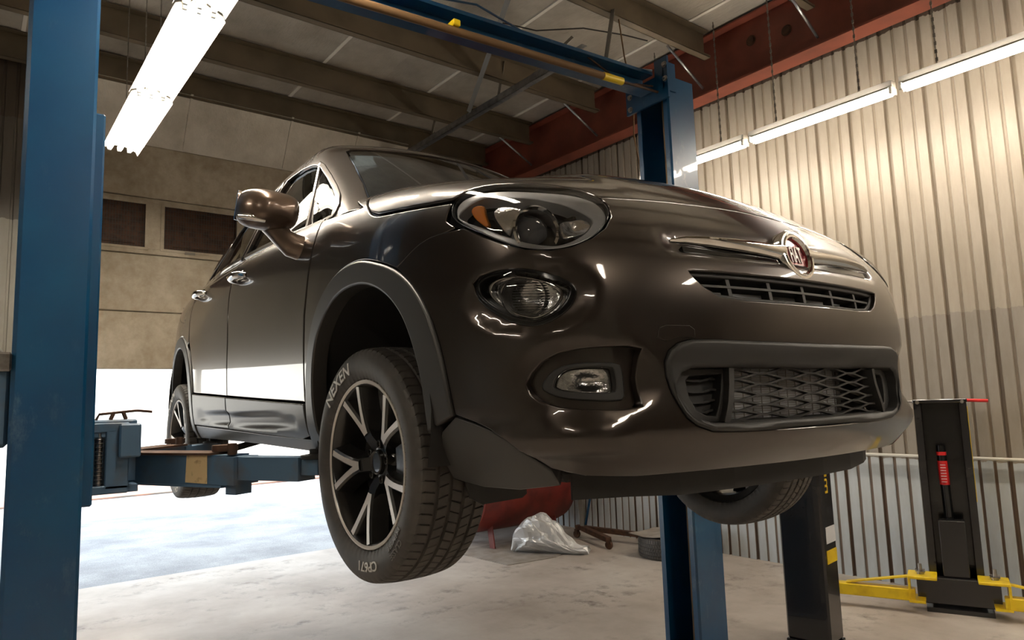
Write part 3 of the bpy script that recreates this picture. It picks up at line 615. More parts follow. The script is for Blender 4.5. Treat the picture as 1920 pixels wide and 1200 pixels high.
panel('fog_lamp_reflector', 'reflector', FP, F_body, 'cyl', T['fog_lens'], rnd=1, off=-.050, th=.004, step=.010, sides='RL', disp=lambda u, v: -.012*(1-sstep(ell(u, v, -.60, .53, .05, .03), 0, 1)))
panel('fog_lamp_lens', 'lens', FP, F_body, 'cyl', inset(np.array(T['fog_lens']), -.002), rnd=1, off=-.028, th=.003, step=.015, sides='RL')
panel('reflector_strip', 'chrome', car, F_body, 'cyl', [(-0.856, 0.539), (-0.842, 0.545), (-0.81, 0.541), (-0.787, 0.535), (-0.779, 0.529), (-0.79, 0.525), (-0.824, 0.527), (-0.85, 0.532)], rnd=1, off=-.0015, th=.01, step=.01, edge=.002, sides='RL')
tc = np.array([(-.475, .618), (-.47, .640), (-.455, .647), (-.40, .647), (-.388, .638), (-.388, .620), (-.43, .6195), (-.455, .611)])
panel('tow_hook_cover', 'paint', car, F_body, 'cyl', tc, off=.0022, th=.006, step=.012, edge=.0016)
# --- upper grille
gu = symm(T['grille_u'])
frm = panel('upper_grille', 'plastic', car, F_body, 'cyl', inset(np.array(gu), -.004), [inset(np.array(gu), .010)], off=-.012, th=.05, step=.02)
def surf_bar(mb, F, proj, pts, off, wd, dp, n=12, mi=0):
    """bar of width wd and depth dp laid along a 2-D polyline on the surface"""
    q = dens(np.array(pts+[pts[-1]]), 9)[:0] if 0 else []
    P = []
    for a, b in zip(pts[:-1], pts[1:]):
        k = max(1, int(n*np.hypot(b[0]-a[0], b[1]-a[1])/.1)); P += [(a[0]+(b[0]-a[0])*i/k, a[1]+(b[1]-a[1])*i/k) for i in range(k)]
    P.append(pts[-1]); P3 = to3(proj, P, F); N = grad(F, P3); v = []; f = []
    for i in range(len(P3)):
        t = P3[min(i+1, len(P3)-1)]-P3[max(i-1, 0)]; t /= np.linalg.norm(t); sd = np.cross(t, N[i]); sd /= np.linalg.norm(sd)
        for s_, d_ in ((-1, 0), (1, 0), (1, -1), (-1, -1)): v.append(P3[i]+sd*wd/2*s_+N[i]*(off+d_*dp))
    for i in range(len(P3)-1):
        for k in range(4): f.append((i*4+k, i*4+(k+1) % 4, i*4+4+(k+1) % 4, i*4+4+k))
    f += [(3, 2, 1, 0), tuple(len(v)-4+k for k in range(4))]
    mb.add(v, f, mi)
for pts, off in (([(-.368, .748), (0, .749), (.368, .748)], -.016),):
    m_ = MB(); surf_bar(m_, F_body, 'cyl', pts, off, .006, .035, 6); m_.build('grille_bar', 'plastic', frm)
for i in range(-2, 3):
    u = i*.135-.0; m_ = MB(); surf_bar(m_, F_body, 'cyl', [(u, .777), (u*.98, .713)], -.018, .012, .024, 30); m_.build('grille_post', 'plastic', frm)
# --- lower surround, side pockets, honeycomb
sur = panel('lower_grille_surround', 'plastic', car, F_body, 'cyl', symm(T['surr']), [symm(T['surr_in'])], off=.010, th=.045, step=.018, edge=.010, disp=lambda u, v: .008*sstep(v, .55, .60)-.012*(1-sstep(ell(np.abs(u), v, 0, .487, .47, .10), .80, 1.0)))
pk = panel('side_pocket', 'plastic', {'R': sur, 'L': sur}, F_body, 'cyl', [(-.300, .551), (-.40, .552), (-.428, .542), (-.439, .514), (-.434, .487), (-.42, .456), (-.399, .435), (-.362, .424), (-.322, .424), (-.312, .47), (-.303, .51)], [inset(np.array(T['pocket']), .004)], off=-.022, th=.02, step=.016, sides='RL', hole_th=.035)
panel('pocket_floor', 'plastic', {'R': pk[0], 'L': pk[1]}, F_body, 'cyl', T['pocket'], off=-.052, th=.006, step=.03, sides='RL')
for s, sg in (('R', 1), ('L', -1)):
    for k in range(4):
        z_ = .525-k*.024; m_ = MB(); surf_bar(m_, F_body, 'cyl', [(-.398*sg, z_+.004), (-.375*sg, z_), (-.348*sg, z_), (-.325*sg, z_+.005), (-.312*sg, z_+.003)], -.040, .005, .012, 40); m_.build('pocket_rib', 'plastic', pk[0] if s == 'R' else pk[1])
    m_ = MB(); surf_bar(m_, F_body, 'cyl', [(-.294*sg, .549), (-.298*sg, .51), (-.307*sg, .47), (-.322*sg, .424)], -.004, .016, .045, 20); m_.build('grille_post', 'plastic', sur)
m_ = MB(); pu, am = .186, .0060
def hexpath(z0, ph):
    pts = []
    for k in range(-4, 5):
        uc = k*pu+ph; pts += [(uc-.016, z0-am), (uc+.016, z0-am), (uc+pu/2-.016, z0+am), (uc+pu/2+.016, z0+am)]
    out = []
    for p, q in zip(pts[:-1], pts[1:]):
        for i in range(6): out.append((p[0]+(q[0]-p[0])*i/6, p[1]+(q[1]-p[1])*i/6))
    return [p for p in out if abs(p[0]) < .293+(.549-p[1])*.22]
for r in range(11):
    z0 = .544-r*.0122
    if z0 > .424: surf_bar(m_, F_body, 'cyl', hexpath(z0, 0 if r % 2 == 0 else pu/2), -.020, .0046, .016, 10)
gm = m_.build('honeycomb_mesh', 'plastic', sur, fix=False); gm['kind'] = 'stuff'
m_ = MB(); surf_bar(m_, F_body, 'cyl', [(-.322, .423), (0, .421), (.322, .423)], -.010, .008, .04, 4); m_.build('grille_sill', 'plastic', sur)
# condenser behind both openings
m_ = MB(); m_.box(2.050, 2.075, -.36, .235, .415, .565); m_.box(2.060, 2.085, -.36, .28, .705, .745); m_.box(2.050, 2.075, -.36, .28, .752, .80)
m_.box(2.03, 2.08, .235, .25, .41, .565, 1)
for i in range(26):
    z_ = .42+i*.006; 
    z_ < .56 and m_.box(2.075, 2.0764, -.36, .235, z_, z_+.0012, 1)
for i in range(18):
    y_ = -.345+i*.038; y_ < .23 and m_.box(2.074, 2.0770, y_, y_+.0012, .415, .565, 1)
m_.build('condenser', ['condenser', 'steel'], car)
m_ = MB(); m_.box(1.90, 1.95, -.62, .62, .36, .92); m_.box(1.95, 2.06, -.50, .50, .60, .69); m_.build('front_crossmember', 'dark', car)
# --- chrome bar and badge
m_ = MB()
for sg in (1, -1):
    P = [(-.050, .852, .040, .020), (-.09, .852, .034, .022), (-.16, .853, .029, .025), (-.24, .854, .025, .026), (-.32, .855, .020, .022), (-.38, .855, .014, .016), (-.418, .852, .006, .006)]
    v = []; f = []
    for i, (u, z_, hh, dp) in enumerate(P):
        c, n_ = surf_pt(F_body, 'cyl', u, z_, 0)
        for k in range(10):
            a = 2*PI*k/10; q = c+n_*(dp*(.15+.65*math.cos(a))-.002)+Vector((0, 0, 1))*hh*.55*math.sin(a); v.append((q.x, q.y*sg, q.z))
    for i in range(len(P)-1):
        for k in range(10): f.append((i*10+k, i*10+(k+1) % 10, i*10+10+(k+1) % 10, i*10+10+k))
    f += [tuple(range(10)), tuple(len(v)-10+k for k in range(10))]; m_.add(v, f, 0, True)
m_.build('chrome_bar', 'chrome', car)
m_ = MB(); surf_bar(m_, F_body, 'cyl', [(-.385, .836), (-.2, .832), (0, .822), (.2, .832), (.385, .836)], -.006, .016, .02, 6); m_.build('lower_bar_strip', 'gloss_black', car)
bc, bn = surf_pt(F_body, 'cyl', 0, .850, 0)
m_ = MB(); m_.lathe([(.0001, .002), (.047, .002), (.049, .006)], 48, 'x', mi=1); m_.lathe([(.049, .006), (.052, .013), (.057, .014), (.060, .010), (.062, .012), (.068, .012), (.073, .006), (.074, -.02)], 48, 'x')
bd = m_.build('badge', ['chrome', 'red'], car); bd.location = (bc.x-.003, 0, bc.z-.001); bd.rotation_euler = (0, math.radians(-13), 0)
tv, tf = text_mesh('FIAT', .044, .0015, .0004); m_ = MB(); m_.add([(.004+z, x*.60, y*1.5) for x, y, z in tv], tf); bt = m_.build('badge_lettering', 'rim_silver', bd, fix=False)
# --- mirrors
def mirror(sg, parent):
    m_ = MB(); v = []; f = []; NR, NC = 14, 24
    for i in range(NR+1):
        ph = PI*i/NR
        for k in range(NC):
            a = 2*PI*k/NC; c_, s_ = math.cos(a), math.sin(a); pw = .62
            cy = math.copysign(abs(c_)**pw, c_); cz_ = math.copysign(abs(s_)**pw, s_)
            r = math.sin(ph)**.7 if 0 < i < NR else 0
            x_ = -math.cos(ph)*.085*(1.25 if math.cos(ph) < 0 else .35)
            y_ = cy*.108*r; z_ = cz_*.074*r*(1.0 if cz_ > 0 else .92)+.012*cy*r
            v.append((x_, y_, z_))
    for i in range(NR):
        for k in range(NC): f.append((i*NC+k, i*NC+(k+1) % NC, i*NC+NC+(k+1) % NC, i*NC+NC+k))
    m_.add(v, f, 0, True); o = m_.build('door_mirror', 'satin', parent); o.location = (.745, -.985*sg, 1.175); o.rotation_euler = (math.radians(-6)*sg, math.radians(4), math.radians(16)*sg)
    m_ = MB(); m_.tube([(0.00, .03*sg, -.03), (.015, .045*sg, -.055), (.03, .065*sg, -.080), (.045, .09*sg, -.100), (.06, .14*sg, -.105)], [.046, .040, .038, .044, .046], 16); m_.build('mirror_stalk', 'satin', o)
    m_ = MB(); m_.tube([(.02, -.103*sg, -.048), (.055, -.088*sg, -.050), (.075, -.04*sg, -.052)], [.010, .013, .008], 10); m_.build('indicator_lens', 'chrome', o)
    m_ = MB(); m_.box(-.036, -.032, -.092, .092, -.05, .055); m_.build('mirror_glass', 'chrome', o)
    return o
mirror(1, car); mirror(-1, car)
# --- door handles
for dr, hx, hz in ((fd, .01, 1.070), (rd, -.82, 1.112)):
    for s, sg in ((0, 1), (1, -1)):
        c, n_ = surf_pt(F_body, 'side', hx, hz, 0); m_ = MB()
        m_.tube([(.088, -.004, 0), (.07, -.028, .002), (.03, -.040, .003), (-.03, -.040, .003), (-.07, -.028, .001), (-.088, -.004, -.002)], [.009, .013, .015, .015, .013, .009], 12)
        h_ = m_.build('door_handle', 'chrome', dr[s]); h_.location = (c.x, (c.y)*sg, c.z); h_.scale = (1, sg, 1.1)
        m_ = MB(); m_.lathe([(.0001, -.003), (.03, -.003), (.034, .002)], 20, 'y'); q_ = m_.build('handle_cup', 'gloss_black', dr[s]); q_.location = (c.x, c.y*sg, c.z); q_.scale = (1.5, sg, 1)
# --- air dam and deflectors below
def dam(name, pts, z0, z1, parent, th=.006):
    m_ = MB(); v = []; f = []
    for i, (x, y) in enumerate(pts):
        zl = z0 if not callable(z0) else z0(y)
        v += [(x, y, zl), (x, y, z1), (x-th, y, z1), (x-th, y, zl)]
    for i in range(len(pts)-1):
        for k in range(4): f.append((i*4+k, i*4+(k+1) % 4, i*4+4+(k+1) % 4, i*4+4+k))
    f += [(0, 1, 2, 3), tuple(len(v)-4+k for k in (3, 2, 1, 0))]; m_.add(v, f); return m_.build(name, 'plastic', parent)
dam('air_dam', [(1.93, -.64), (1.985, -.52), (2.02, -.38), (2.04, -.2), (2.045, 0), (2.04, .2), (2.02, .38), (1.985, .52), (1.93, .64)], lambda y: .262 if abs(y) > .5 else .255, .325, car)
for sg in (1, -1):
    m_ = MB(); m_.prism([(-.76*sg, .33), (-.56*sg, .33), (-.56*sg, .245), (-.575*sg, .236), (-.70*sg, .232), (-.735*sg, .25)], 1.64, 1.648, axis=0); m_.build('wheel_deflector', 'plastic', car)
# --- underbody, arch liners, front subframe
m_ = MB(); m_.box(-1.95, 1.90, -.50, .50, .33, .40, bev=.02); m_.box(-.86, .88, -.80, .80, .345, .40, bev=.02); m_.box(1.66, 1.93, -.66, .66, .30, .36, bev=.02); m_.box(-.85, .85, -.76, .76, .40, .46)
m_.box(.95, 1.64, -.45, .45, .38, .80); m_.build('underbody', 'dark', car)
for cx, cz in ((1.30, .47), (-1.285, .49)):
    for sg in (1, -1):
        m_ = MB(); pr = [(cx+.385*math.cos(a), cz+.385*math.sin(a)) for a in np.linspace(-.35, PI+.35, 22)]
        m_.strip(pr, .50*sg, .865*sg, axis=1, sm=True)
        m_.add([(x, .50*sg, z) for x, z in pr]+[(cx, .50*sg, cz)], [(i, i+1, len(pr)) for i in range(len(pr)-1)]); m_.build('arch_liner', 'dark', car, fix=False)
# sills inner box so nothing shows through, bonnet underside, dashboard, seats, steering wheel
m_ = MB(); m_.box(-.80, .80, -.78, -.74, .40, 1.12); m_.box(-.80, .80, .74, .78, .40, 1.12); m_.box(.90, .94, -.70, .70, .42, 1.10); m_.build('inner_body', 'dark', car)
m_ = MB(); m_.box(.55, .95, -.66, .66, .95, 1.14, bev=.04); m_.box(.45, .60, -.66, .66, .85, 1.05, bev=.03); m_.build('dashboard', 'seat', car)
m_ = MB(); pts = [(.42, .36+.17*math.cos(a), 1.08+.17*math.sin(a)) for a in np.linspace(0, 2*PI, 25)]; m_.tube(pts, .014, 8, cap=False); m_.bar((.42, .20, 1.08), (.42, .52, 1.08), .02); m_.bar((.42, .36, 1.08), (.60, .36, 1.0), .05); m_.build('steering_wheel', 'seat', car)
for sx, yy in ((-.10, -.36), (-.10, .36), (-.90, -.36), (-.90, .36)):
    m_ = MB(); m_.box(sx, sx+.46, yy-.24, yy+.24, .62, .78, bev=.05); m_.box(sx-.10, sx+.04, yy-.23, yy+.23, .72, 1.28, bev=.05); m_.box(sx-.07, sx+.02, yy-.12, yy+.12, 1.30, 1.44, bev=.03); m_.build('car_seat', 'seat', car)
for sg in (1, -1):
    m_ = MB(); q = [surf_pt(F_gh, 'frt', -.53*sg, 1.225, .018)[0], surf_pt(F_gh, 'frt', -.38*sg, 1.228, .020)[0], surf_pt(F_gh, 'frt', -.12*sg, 1.236, .018)[0]]; m_.tube(q, [.012, .009, .006], 8); m_.build('wiper_arm', 'plastic', car)
# --- wheels
RT, HW = .330, .112
def tyre_mesh(name, NA=216):
    prof = []   # (r, y) from the outer bead over the tread to the inner bead; outer face is -y
    side = [(.232, -.088), (.238, -.098), (.250, -.104), (.268, -.109), (.285, -.110), (.300, -.108), (.312, -.103)]
    prof += side+[(.3195, -.098)]
    grooves = [-.058, -.020, .020, .058]; ys = [-.092, -.086]
    for g in grooves: ys += [g-.0058, g-.0040, g+.0040, g+.0058]
    ys += [.086, .092]
    def rr(y): return RT-.0010-.0065*(abs(y)/.092)**2.6
    tp = []
    for y in ys:
        d = .0065 if any(abs(y-g) < .0045 for g in grooves) else 0
        tp.append((rr(y)-d, y, d))
    allp = [(r, y, 1) for r, y in prof]+tp+[(.3195, .098, 1)]+[(r, -y, 1) for r, y in side[::-1]]
    # refine tread blocks with extra columns for the sipes
    out = []
    for i, p in enumerate(allp):
        out.append(p)
        if i+1 < len(allp):
            q = allp[i+1]
            if abs(p[1]) < .093 and abs(q[1]) < .093 and q[1]-p[1] > .02: out.append((rr((p[1]+q[1])/2), (p[1]+q[1])/2, 0))
    v = []; f = []; K = len(out)
    A = [];      # angles: each pitch has a narrow sipe
    NP = NA//3; 
    for p_ in range(NP):
        a0 = 2*PI*p_/NP; A += [(a0, 0), (a0+2*PI/NP*.80, 0), (a0+2*PI/NP*.88, 1)]
    for a, sp in A:
        for r, y, d in out:
            rr_ = r; aa = a
            if abs(y) < .0965 and d == 0:
                if abs(y) > .060: aa = a+(abs(y)-.06)*.35
                elif abs(y) > .022: aa = a+(y*.9)
                else: aa = a-(y*1.1)
                if sp: rr_ = r-(.0045 if abs(y) > .058 or abs(y) < .019 else .0035)
            elif abs(y) < .0965: aa = a+(y*.9 if abs(y) < .06 else 0)
            if 0.0965 <= abs(y) < .0985 and sp: rr_ = r-.003
            v.append((rr_*math.cos(aa), y, rr_*math.sin(aa)))
    n = len(A)
    for i in range(n):
        j = (i+1) % n
        for q in range(K-1): f.append((i*K+q, j*K+q, j*K+q+1, i*K+q+1))
    m_ = MB(); m_.add(v, f, 0, True)
    me = m_.mesh(name, 'tyre'); import bmesh
    bm = bmesh.new(); bm.from_mesh(me); bmesh.ops.recalc_face_normals(bm, faces=bm.faces)
    for e in bm.edges:
        if len(e.link_faces) == 2 and e.calc_face_angle(0) > .5: e.smooth = False
    bm.to_mesh(me); bm.free(); return me
def arc_text(mb, txt, size, r, a_mid, y, wd=1.0, flip=False, mi=0, track=1.0):
    """letters on the sidewall (facing -y), reading clockwise seen from outside"""
    tv, tf = text_mesh(txt, size, .0012, size*.012)
    v = []
    for x, yy, z in tv:
        # seen from -y with +x to the right and z up
        ang = a_mid-(x*wd*track)/r if not flip else a_mid+(x*wd*track)/r
        rad = r+yy if not flip else r-yy
        ysw = -.110+max(0, (rad-.285))*.16+max(0, .27-rad)*.12
        v.append((rad*math.cos(ang), ysw-.0006-z, rad*math.sin(ang)))
    mb.add(v, tf, mi)
def rim_mesh():
    m_ = MB()
    # barrel, lip (machined edge)
    m_.lathe([(.236, -.093), (.234, -.099), (.229, -.100), (.224, -.097)], 72, 'y', mi=1)
    m_.lathe([(.224, -.097), (.219, -.090), (.214, -.060), (.205, -.02), (.200, .05), (.208, .085), (.226, .092), (.234, .096), (.236, .09)], 72, 'y', mi=0)
    m_.lathe([(.203, .05), (.210, .083), (.235, .088)], 72, 'y', mi=0)
    # hub
    m_.lathe([(.0001, -.060), (.027, -.060), (.030, -.064), (.034, -.062), (.036, -.050), (.050, -.048), (.062, -.040), (.068, -.02), (.070, .02), (.0001, .02)], 40, 'y')
    for k in range(5):
        base = math.radians(-172+72*k)
        for s_ in (-1, 1):
            # arm from apex near the hub out to the lip; machined face over a darker, wider body
            def P(r, da, y): a = base+s_*da; return Vector((r*math.cos(a), y, r*math.sin(a)))
            rs = [(.088, .00, -.074, .022), (.120, .085, -.080, .017), (.155, .150, -.086, .016), (.190, .200, -.091, .016), (.221, .235, -.095, .018)]
            top = []; 
            for r, da, y, wdt in rs:
                t = P(r+.01, da+.012, y)-P(r-.01, da-.012, y); t.normalize(); sd = t.cross(Vector((0, 1, 0))).normalized()
                c = P(r, da, y); top.append((c-sd*wdt/2, c+sd*wdt/2, c-sd*(wdt/2+.006)+Vector((0, .006, 0)), c+sd*(wdt/2+.006)+Vector((0, .006, 0)), c-sd*(wdt/2+.020)+Vector((0, .050, 0)), c+sd*(wdt/2+.020)+Vector((0, .050, 0))))
            v = [p for t_ in top for p in t_]; f1 = []; f2 = []
            for i in range(len(top)-1):
                a, b = i*6, i*6+6
                f1.append((a, a+1, b+1, b)); f2 += [(a+2, a, b, b+2), (a+1, a+3, b+3, b+1), (a+4, a+2, b+2, b+4), (a+3, a+5, b+5, b+3), (a+5, a+4, b+4, b+5)]
            m_.add(v, f1, 1); m_.add(v, f2, 0)
        # spoke root between hub and the V apex
        d = Vector((math.cos(base), 0, math.sin(base))); sd = Vector((-math.sin(base), 0, math.cos(base)))
        v = []
        for r, w_, y in ((.045, .020, -.050), (.075, .019, -.066), (.105, .020, -.073)):
            v += [d*r-sd*w_+Vector((0, y, 0)), d*r+sd*w_+Vector((0, y, 0)), d*r+sd*(w_+.008)+Vector((0, y+.05, 0)), d*r-sd*(w_+.008)+Vector((0, y+.05, 0))]
        f = []
        for i in range(2):
            for q in range(4): f.append((i*4+q, i*4+(q+1) % 4, i*4+4+(q+1) % 4, i*4+4+q))
        f.append((8, 9, 10, 11)); m_.add(v, f, 0)
        # lug boss
        a = base+math.radians(36); c = (.052*math.cos(a), 0, .052*math.sin(a)); m_.lathe([(.009, -.060), (.012, -.058), (.013, -.035)], 10, 'y', c=c); m_.lathe([(.0001, -.052), (.009, -.052)], 10, 'y', c=c, mi=1)
    return m_
_rim = rim_mesh().build('wheel', ['rim_black', 'rim_silver'], None); rim_me = _rim.data; D.objects.remove(_rim)
tyre_me = tyre_mesh('tyre')
LET = []
for txt_, sz_, r_, an_, w_, mt_ in (('NEXEN', .052, .277, 124, 1.12, 'letter_white'), ('CP671', .036, .276, -82, 1.2, 'letter_white'), ('CLASSE', .021, .288, -46, 1.1, 'letter'), ('PREMIERE', .019, .264, -44, 1.1, 'letter')):
    q_ = MB(); arc_text(q_, txt_, sz_, r_, math.radians(an_), 0, w_); LET.append(q_.mesh('tyre_lettering', mt_))
dm = MB(); dm.lathe([(.065, -.022), (.150, -.022), (.152, -.012), (.150, .0), (.065, .0)], 48, 'y'); dm.lathe([(.0001, -.035), (.05, -.035), (.068, -.022)], 32, 'y'); disc_me = dm.mesh('brake_disc', 'steel')
sm_ = MB(); sm_.lathe([(.02, .012), (.150, .014), (.165, .006), (.168, .02)], 40, 'y'); sm_.lathe([(.03, .03), (.06, .05), (.05, .10), (.0001, .11)], 20, 'y'); shield_me = sm_.mesh('splash_shield', 'brass')
cm = MB(); cpts = [(.118, -.3), (.160, -.3), (.172, 0), (.160, .3), (.118, .3), (.108, 0)]
cm.prism([(r*math.cos(a+.0), r*math.sin(a)) for r, a in ((.105, -.42), (.165, -.40), (.180, -.2), (.183, 0), (.180, .2), (.165, .40), (.105, .42), (.10, 0))], -.050, .035, axis=1); cal_me = cm.mesh('brake_caliper', 'steel')
for cx, cz, nm in ((1.285, .33, 'f'), (-1.285, .33, 'r')):
    for sg in (-1, 1):
        wo = link('wheel', rim_me, car); wo.location = (cx+(.012 if cx > 0 else 0), .770*sg if cx > 0 else .778*sg, cz-(.035 if (cx > 0 and sg > 0) else 0)); wo.rotation_euler = (0, 0, (PI if sg > 0 else 0)+(math.radians(2.2) if cx > 0 else 0))
        link('tyre', tyre_me, wo); [link('tyre_lettering', q_, wo) for q_ in LET]; link('brake_disc', disc_me, wo); link('splash_shield', shield_me, wo)
        c_ = link('brake_caliper', cal_me, wo); c_.rotation_euler = (0, math.radians(0 if sg < 0 else 180), 0)
# axles and struts
for cx in (1.285, -1.285):
    for sg in (1, -1):
        m_ = MB(); m_.tube([(cx, .66*sg, .33), (cx, .20*sg, .36)], .018, 10); m_.tube([(cx, .62*sg, .36), (cx-.03, .56*sg, .80)], [.025, .035], 10); m_.bar((cx-.1, .25*sg, .33), (cx, .64*sg, .25), .06, .03); m_.build('suspension_arm', 'dark', car)

# ------------------------------------------------------------------ the room (coordinates in the room's own frame, turned by ROOM_YAW)
RY = ROOM_YAW
def st(mb, name, mt, parent=None, kind='structure', fix=True):
    o = mb.build(name, mt, parent, fix=fix)
    if parent is None: o.rotation_euler = (0, 0, RY); o['kind'] = kind
    return o
DX = -4.55; YW = 4.20; H = 5.02; DY0, DY1 = -1.35, 2.42
st(MB().box(DX, 9.0, -7.5, YW+.05, -.12, 0), 'floor', 'concrete')
st(MB().box(-60, DX, -40, 40, -.14, -.025), 'asphalt_yard', 'asphalt')
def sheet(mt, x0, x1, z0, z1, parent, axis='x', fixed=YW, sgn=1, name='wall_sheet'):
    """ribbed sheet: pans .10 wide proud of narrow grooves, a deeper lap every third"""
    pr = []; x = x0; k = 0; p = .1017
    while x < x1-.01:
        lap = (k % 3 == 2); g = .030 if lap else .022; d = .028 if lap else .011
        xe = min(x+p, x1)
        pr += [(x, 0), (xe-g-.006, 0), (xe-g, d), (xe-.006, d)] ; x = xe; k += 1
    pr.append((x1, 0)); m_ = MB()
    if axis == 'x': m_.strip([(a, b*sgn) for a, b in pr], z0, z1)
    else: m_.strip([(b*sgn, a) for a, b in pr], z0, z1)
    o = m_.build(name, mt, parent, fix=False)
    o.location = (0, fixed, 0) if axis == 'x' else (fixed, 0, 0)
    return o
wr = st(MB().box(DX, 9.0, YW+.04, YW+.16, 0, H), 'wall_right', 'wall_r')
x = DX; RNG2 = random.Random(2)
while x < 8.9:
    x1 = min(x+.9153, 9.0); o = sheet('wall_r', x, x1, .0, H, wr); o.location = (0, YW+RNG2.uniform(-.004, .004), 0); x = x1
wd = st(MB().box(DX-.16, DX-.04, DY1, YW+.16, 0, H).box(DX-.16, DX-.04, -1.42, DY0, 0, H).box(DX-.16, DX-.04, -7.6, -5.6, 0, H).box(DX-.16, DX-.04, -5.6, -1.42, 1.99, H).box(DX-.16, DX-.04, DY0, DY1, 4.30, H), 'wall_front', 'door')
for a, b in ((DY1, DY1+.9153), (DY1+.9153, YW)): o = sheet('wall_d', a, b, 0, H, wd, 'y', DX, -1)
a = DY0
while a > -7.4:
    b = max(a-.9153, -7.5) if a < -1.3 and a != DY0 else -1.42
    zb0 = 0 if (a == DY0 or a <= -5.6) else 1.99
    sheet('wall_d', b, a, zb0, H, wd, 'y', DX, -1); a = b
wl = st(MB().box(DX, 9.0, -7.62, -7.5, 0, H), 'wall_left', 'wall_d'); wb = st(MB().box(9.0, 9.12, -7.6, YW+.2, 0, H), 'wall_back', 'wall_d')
ce = st(MB().box(DX-.3, 9.2, -7.7, YW+.3, H, H+.12), 'ceiling', 'insul')
for i in range(9):     # bright foil laps between the insulation rolls
    y = 3.35-i*1.22
    m_ = MB(); m_.box(DX, 9, y-.016, y+.016, H-.012, H); st(m_, 'foil_lap', 'enamel', ce)
def cpurlin(x, z0, z1, y0, y1, name='purlin'):
    m_ = MB(); t = .006; f = .075
    m_.box(x, x+t, y0, y1, z0, z1); m_.box(x, x+f, y0, y1, z0, z0+t); m_.box(x, x+f, y0, y1, z1-t, z1); m_.box(x+f-t, x+f, y0, y1, z0, z0+.022)
    return st(m_, name, 'purlin')
for x in (-4.32, -3.38, -2.22, -.74, .30, 1.5, 2.7, 4.0, 5.3, 6.6, 7.9): cpurlin(x, 4.74, H-.012, -7.5, 3.64)
m_ = MB(); m_.box(DX, 9, 3.66, 3.86, 4.42, 4.435); m_.box(DX, 9, 3.66, 3.86, 4.98, 4.995); m_.box(DX, 9, 3.755, 3.767, 4.435, 4.98); rb = st(m_, 'rafter', 'redpaint')
for bx in (-3.38, -2.22, -.78, .38, 1.6):
    m_ = MB(); m_.tube([(bx, 3.15, 4.76), (bx-.03, 3.69, 4.50)], .012, 8); st(m_, 'flange_brace', 'galv')
for bx, bz in ((-.30, 4.78), (.05, 4.72)):
    m_ = MB(); m_.lathe([(.0001, -.01), (.035, -.01), (.04, .0), (.05, .004)], 16, 'y', c=(bx, 3.745, bz)); st(m_, 'rafter_plug', 'rust', rb)
# girt pipe along the wall and its bracket
o = MB().tube([(-.6, YW-.03, 1.03), (9, YW-.03, 1.01)], .012, 8).build('wall_pipe', 'enamel', None); o.rotation_euler = (0, 0, RY); tag(o, 'thin pale pipe running along the ribbed wall at waist height', 'pipe')
# --- sectional overhead door
door = st(MB().box(DX-.01, DX+.02, DY0-.05, DY0, 0, 4.4).box(DX-.01, DX+.02, DY1, DY1+.05, 0, 4.4), 'door_1', 'galv_dull')
zs = [1.99, 2.56, 3.14, 3.72, 4.27]
WX = [(-1.30, -.43), (-.28, .46), (.61, 1.35), (1.50, 2.24)]
for i in range(4):
    z0, z1 = zs[i]+.004, zs[i+1]-.004
    m_ = MB()
    if i == 2:
        m_.box(DX-.05, DX, DY0, DY1, z0, z0+.055, bev=.006); m_.box(DX-.05, DX, DY0, DY1, z1-.05, z1, bev=.006)
        es = [DY0]+[v for w_ in WX for v in w_]+[DY1]
        for a, b in zip(es[::2], es[1::2]): m_.box(DX-.05, DX, a, b, z0+.05, z1-.045, bev=.004)
    else:
        m_.box(DX-.05, DX, DY0, DY1, z0, z1, bev=.008)
    p_ = st(m_, 'door_panel', 'door', door)
    st(MB().box(DX-.062, DX-.052, DY0, DY1, z1-.03, z1+.04), 'joint_strip', 'galv_dull', p_)
    if i < 3:
        m_ = MB()
        for y in (-.9, -.02, 1.1, 2.0): m_.box(DX, DX+.012, y-.05, y+.05, z0+.03, z0+.055 if i else z0+.035)
        st(m_, 'hinge', 'galv_dull', p_)
    if i == 2:
        for a, b in WX:
            m_ = MB(); m_.box(DX-.006, DX+.010, a-.02, a+.012, z0+.04, z1-.04); m_.box(DX-.006, DX+.010, b-.012, b+.02, z0+.04, z1-.04); m_.box(DX-.006, DX+.010, a, b, z0+.04, z0+.065); m_.box(DX-.006, DX+.010, a, b, z1-.065, z1-.04)
            st(m_, 'window_frame', 'door', p_)
            st(MB().box(DX-.04, DX-.03, a, b, z0+.04, z1-.04).box(DX-.03, DX-.012, a+.10, b-.10, z0+.10, z1-.10), 'window_board', 'rust', p_)
            m_ = MB(); y = a+.02
            while y < b: m_.box(DX-.002, DX+.001, y-.0015, y+.0015, z0+.045, z1-.045); y += .025
            z = z0+.07
            while z < z1-.06: m_.box(DX+.001, DX+.004, a, b, z-.0015, z+.0015); z += .05
            o = st(m_, 'wire_mesh', 'mesh', p_, fix=False); o['kind'] = 'stuff'
# top section leaning back under the roof
m_ = MB(); m_.bar((DX-.02, (DY0+DY1)/2, 4.275), (DX+.28, (DY0+DY1)/2, 4.78), DY1-DY0, .04, up=(1, 0, 0)); st(m_, 'door_panel', 'insul', door)
for y in (-.1, .95, 1.75):
    m_ = MB(); m_.bar((DX+.01, y, 4.28), (DX+.31, y, 4.78), .025, .012, up=(1, 0, 0)); st(m_, 'door_seam', 'insul', door)
o = st(MB().box(DX-.035, DX-.015, .0, .09, 3.00, 3.06), 'teal_patch', 'blue', door)
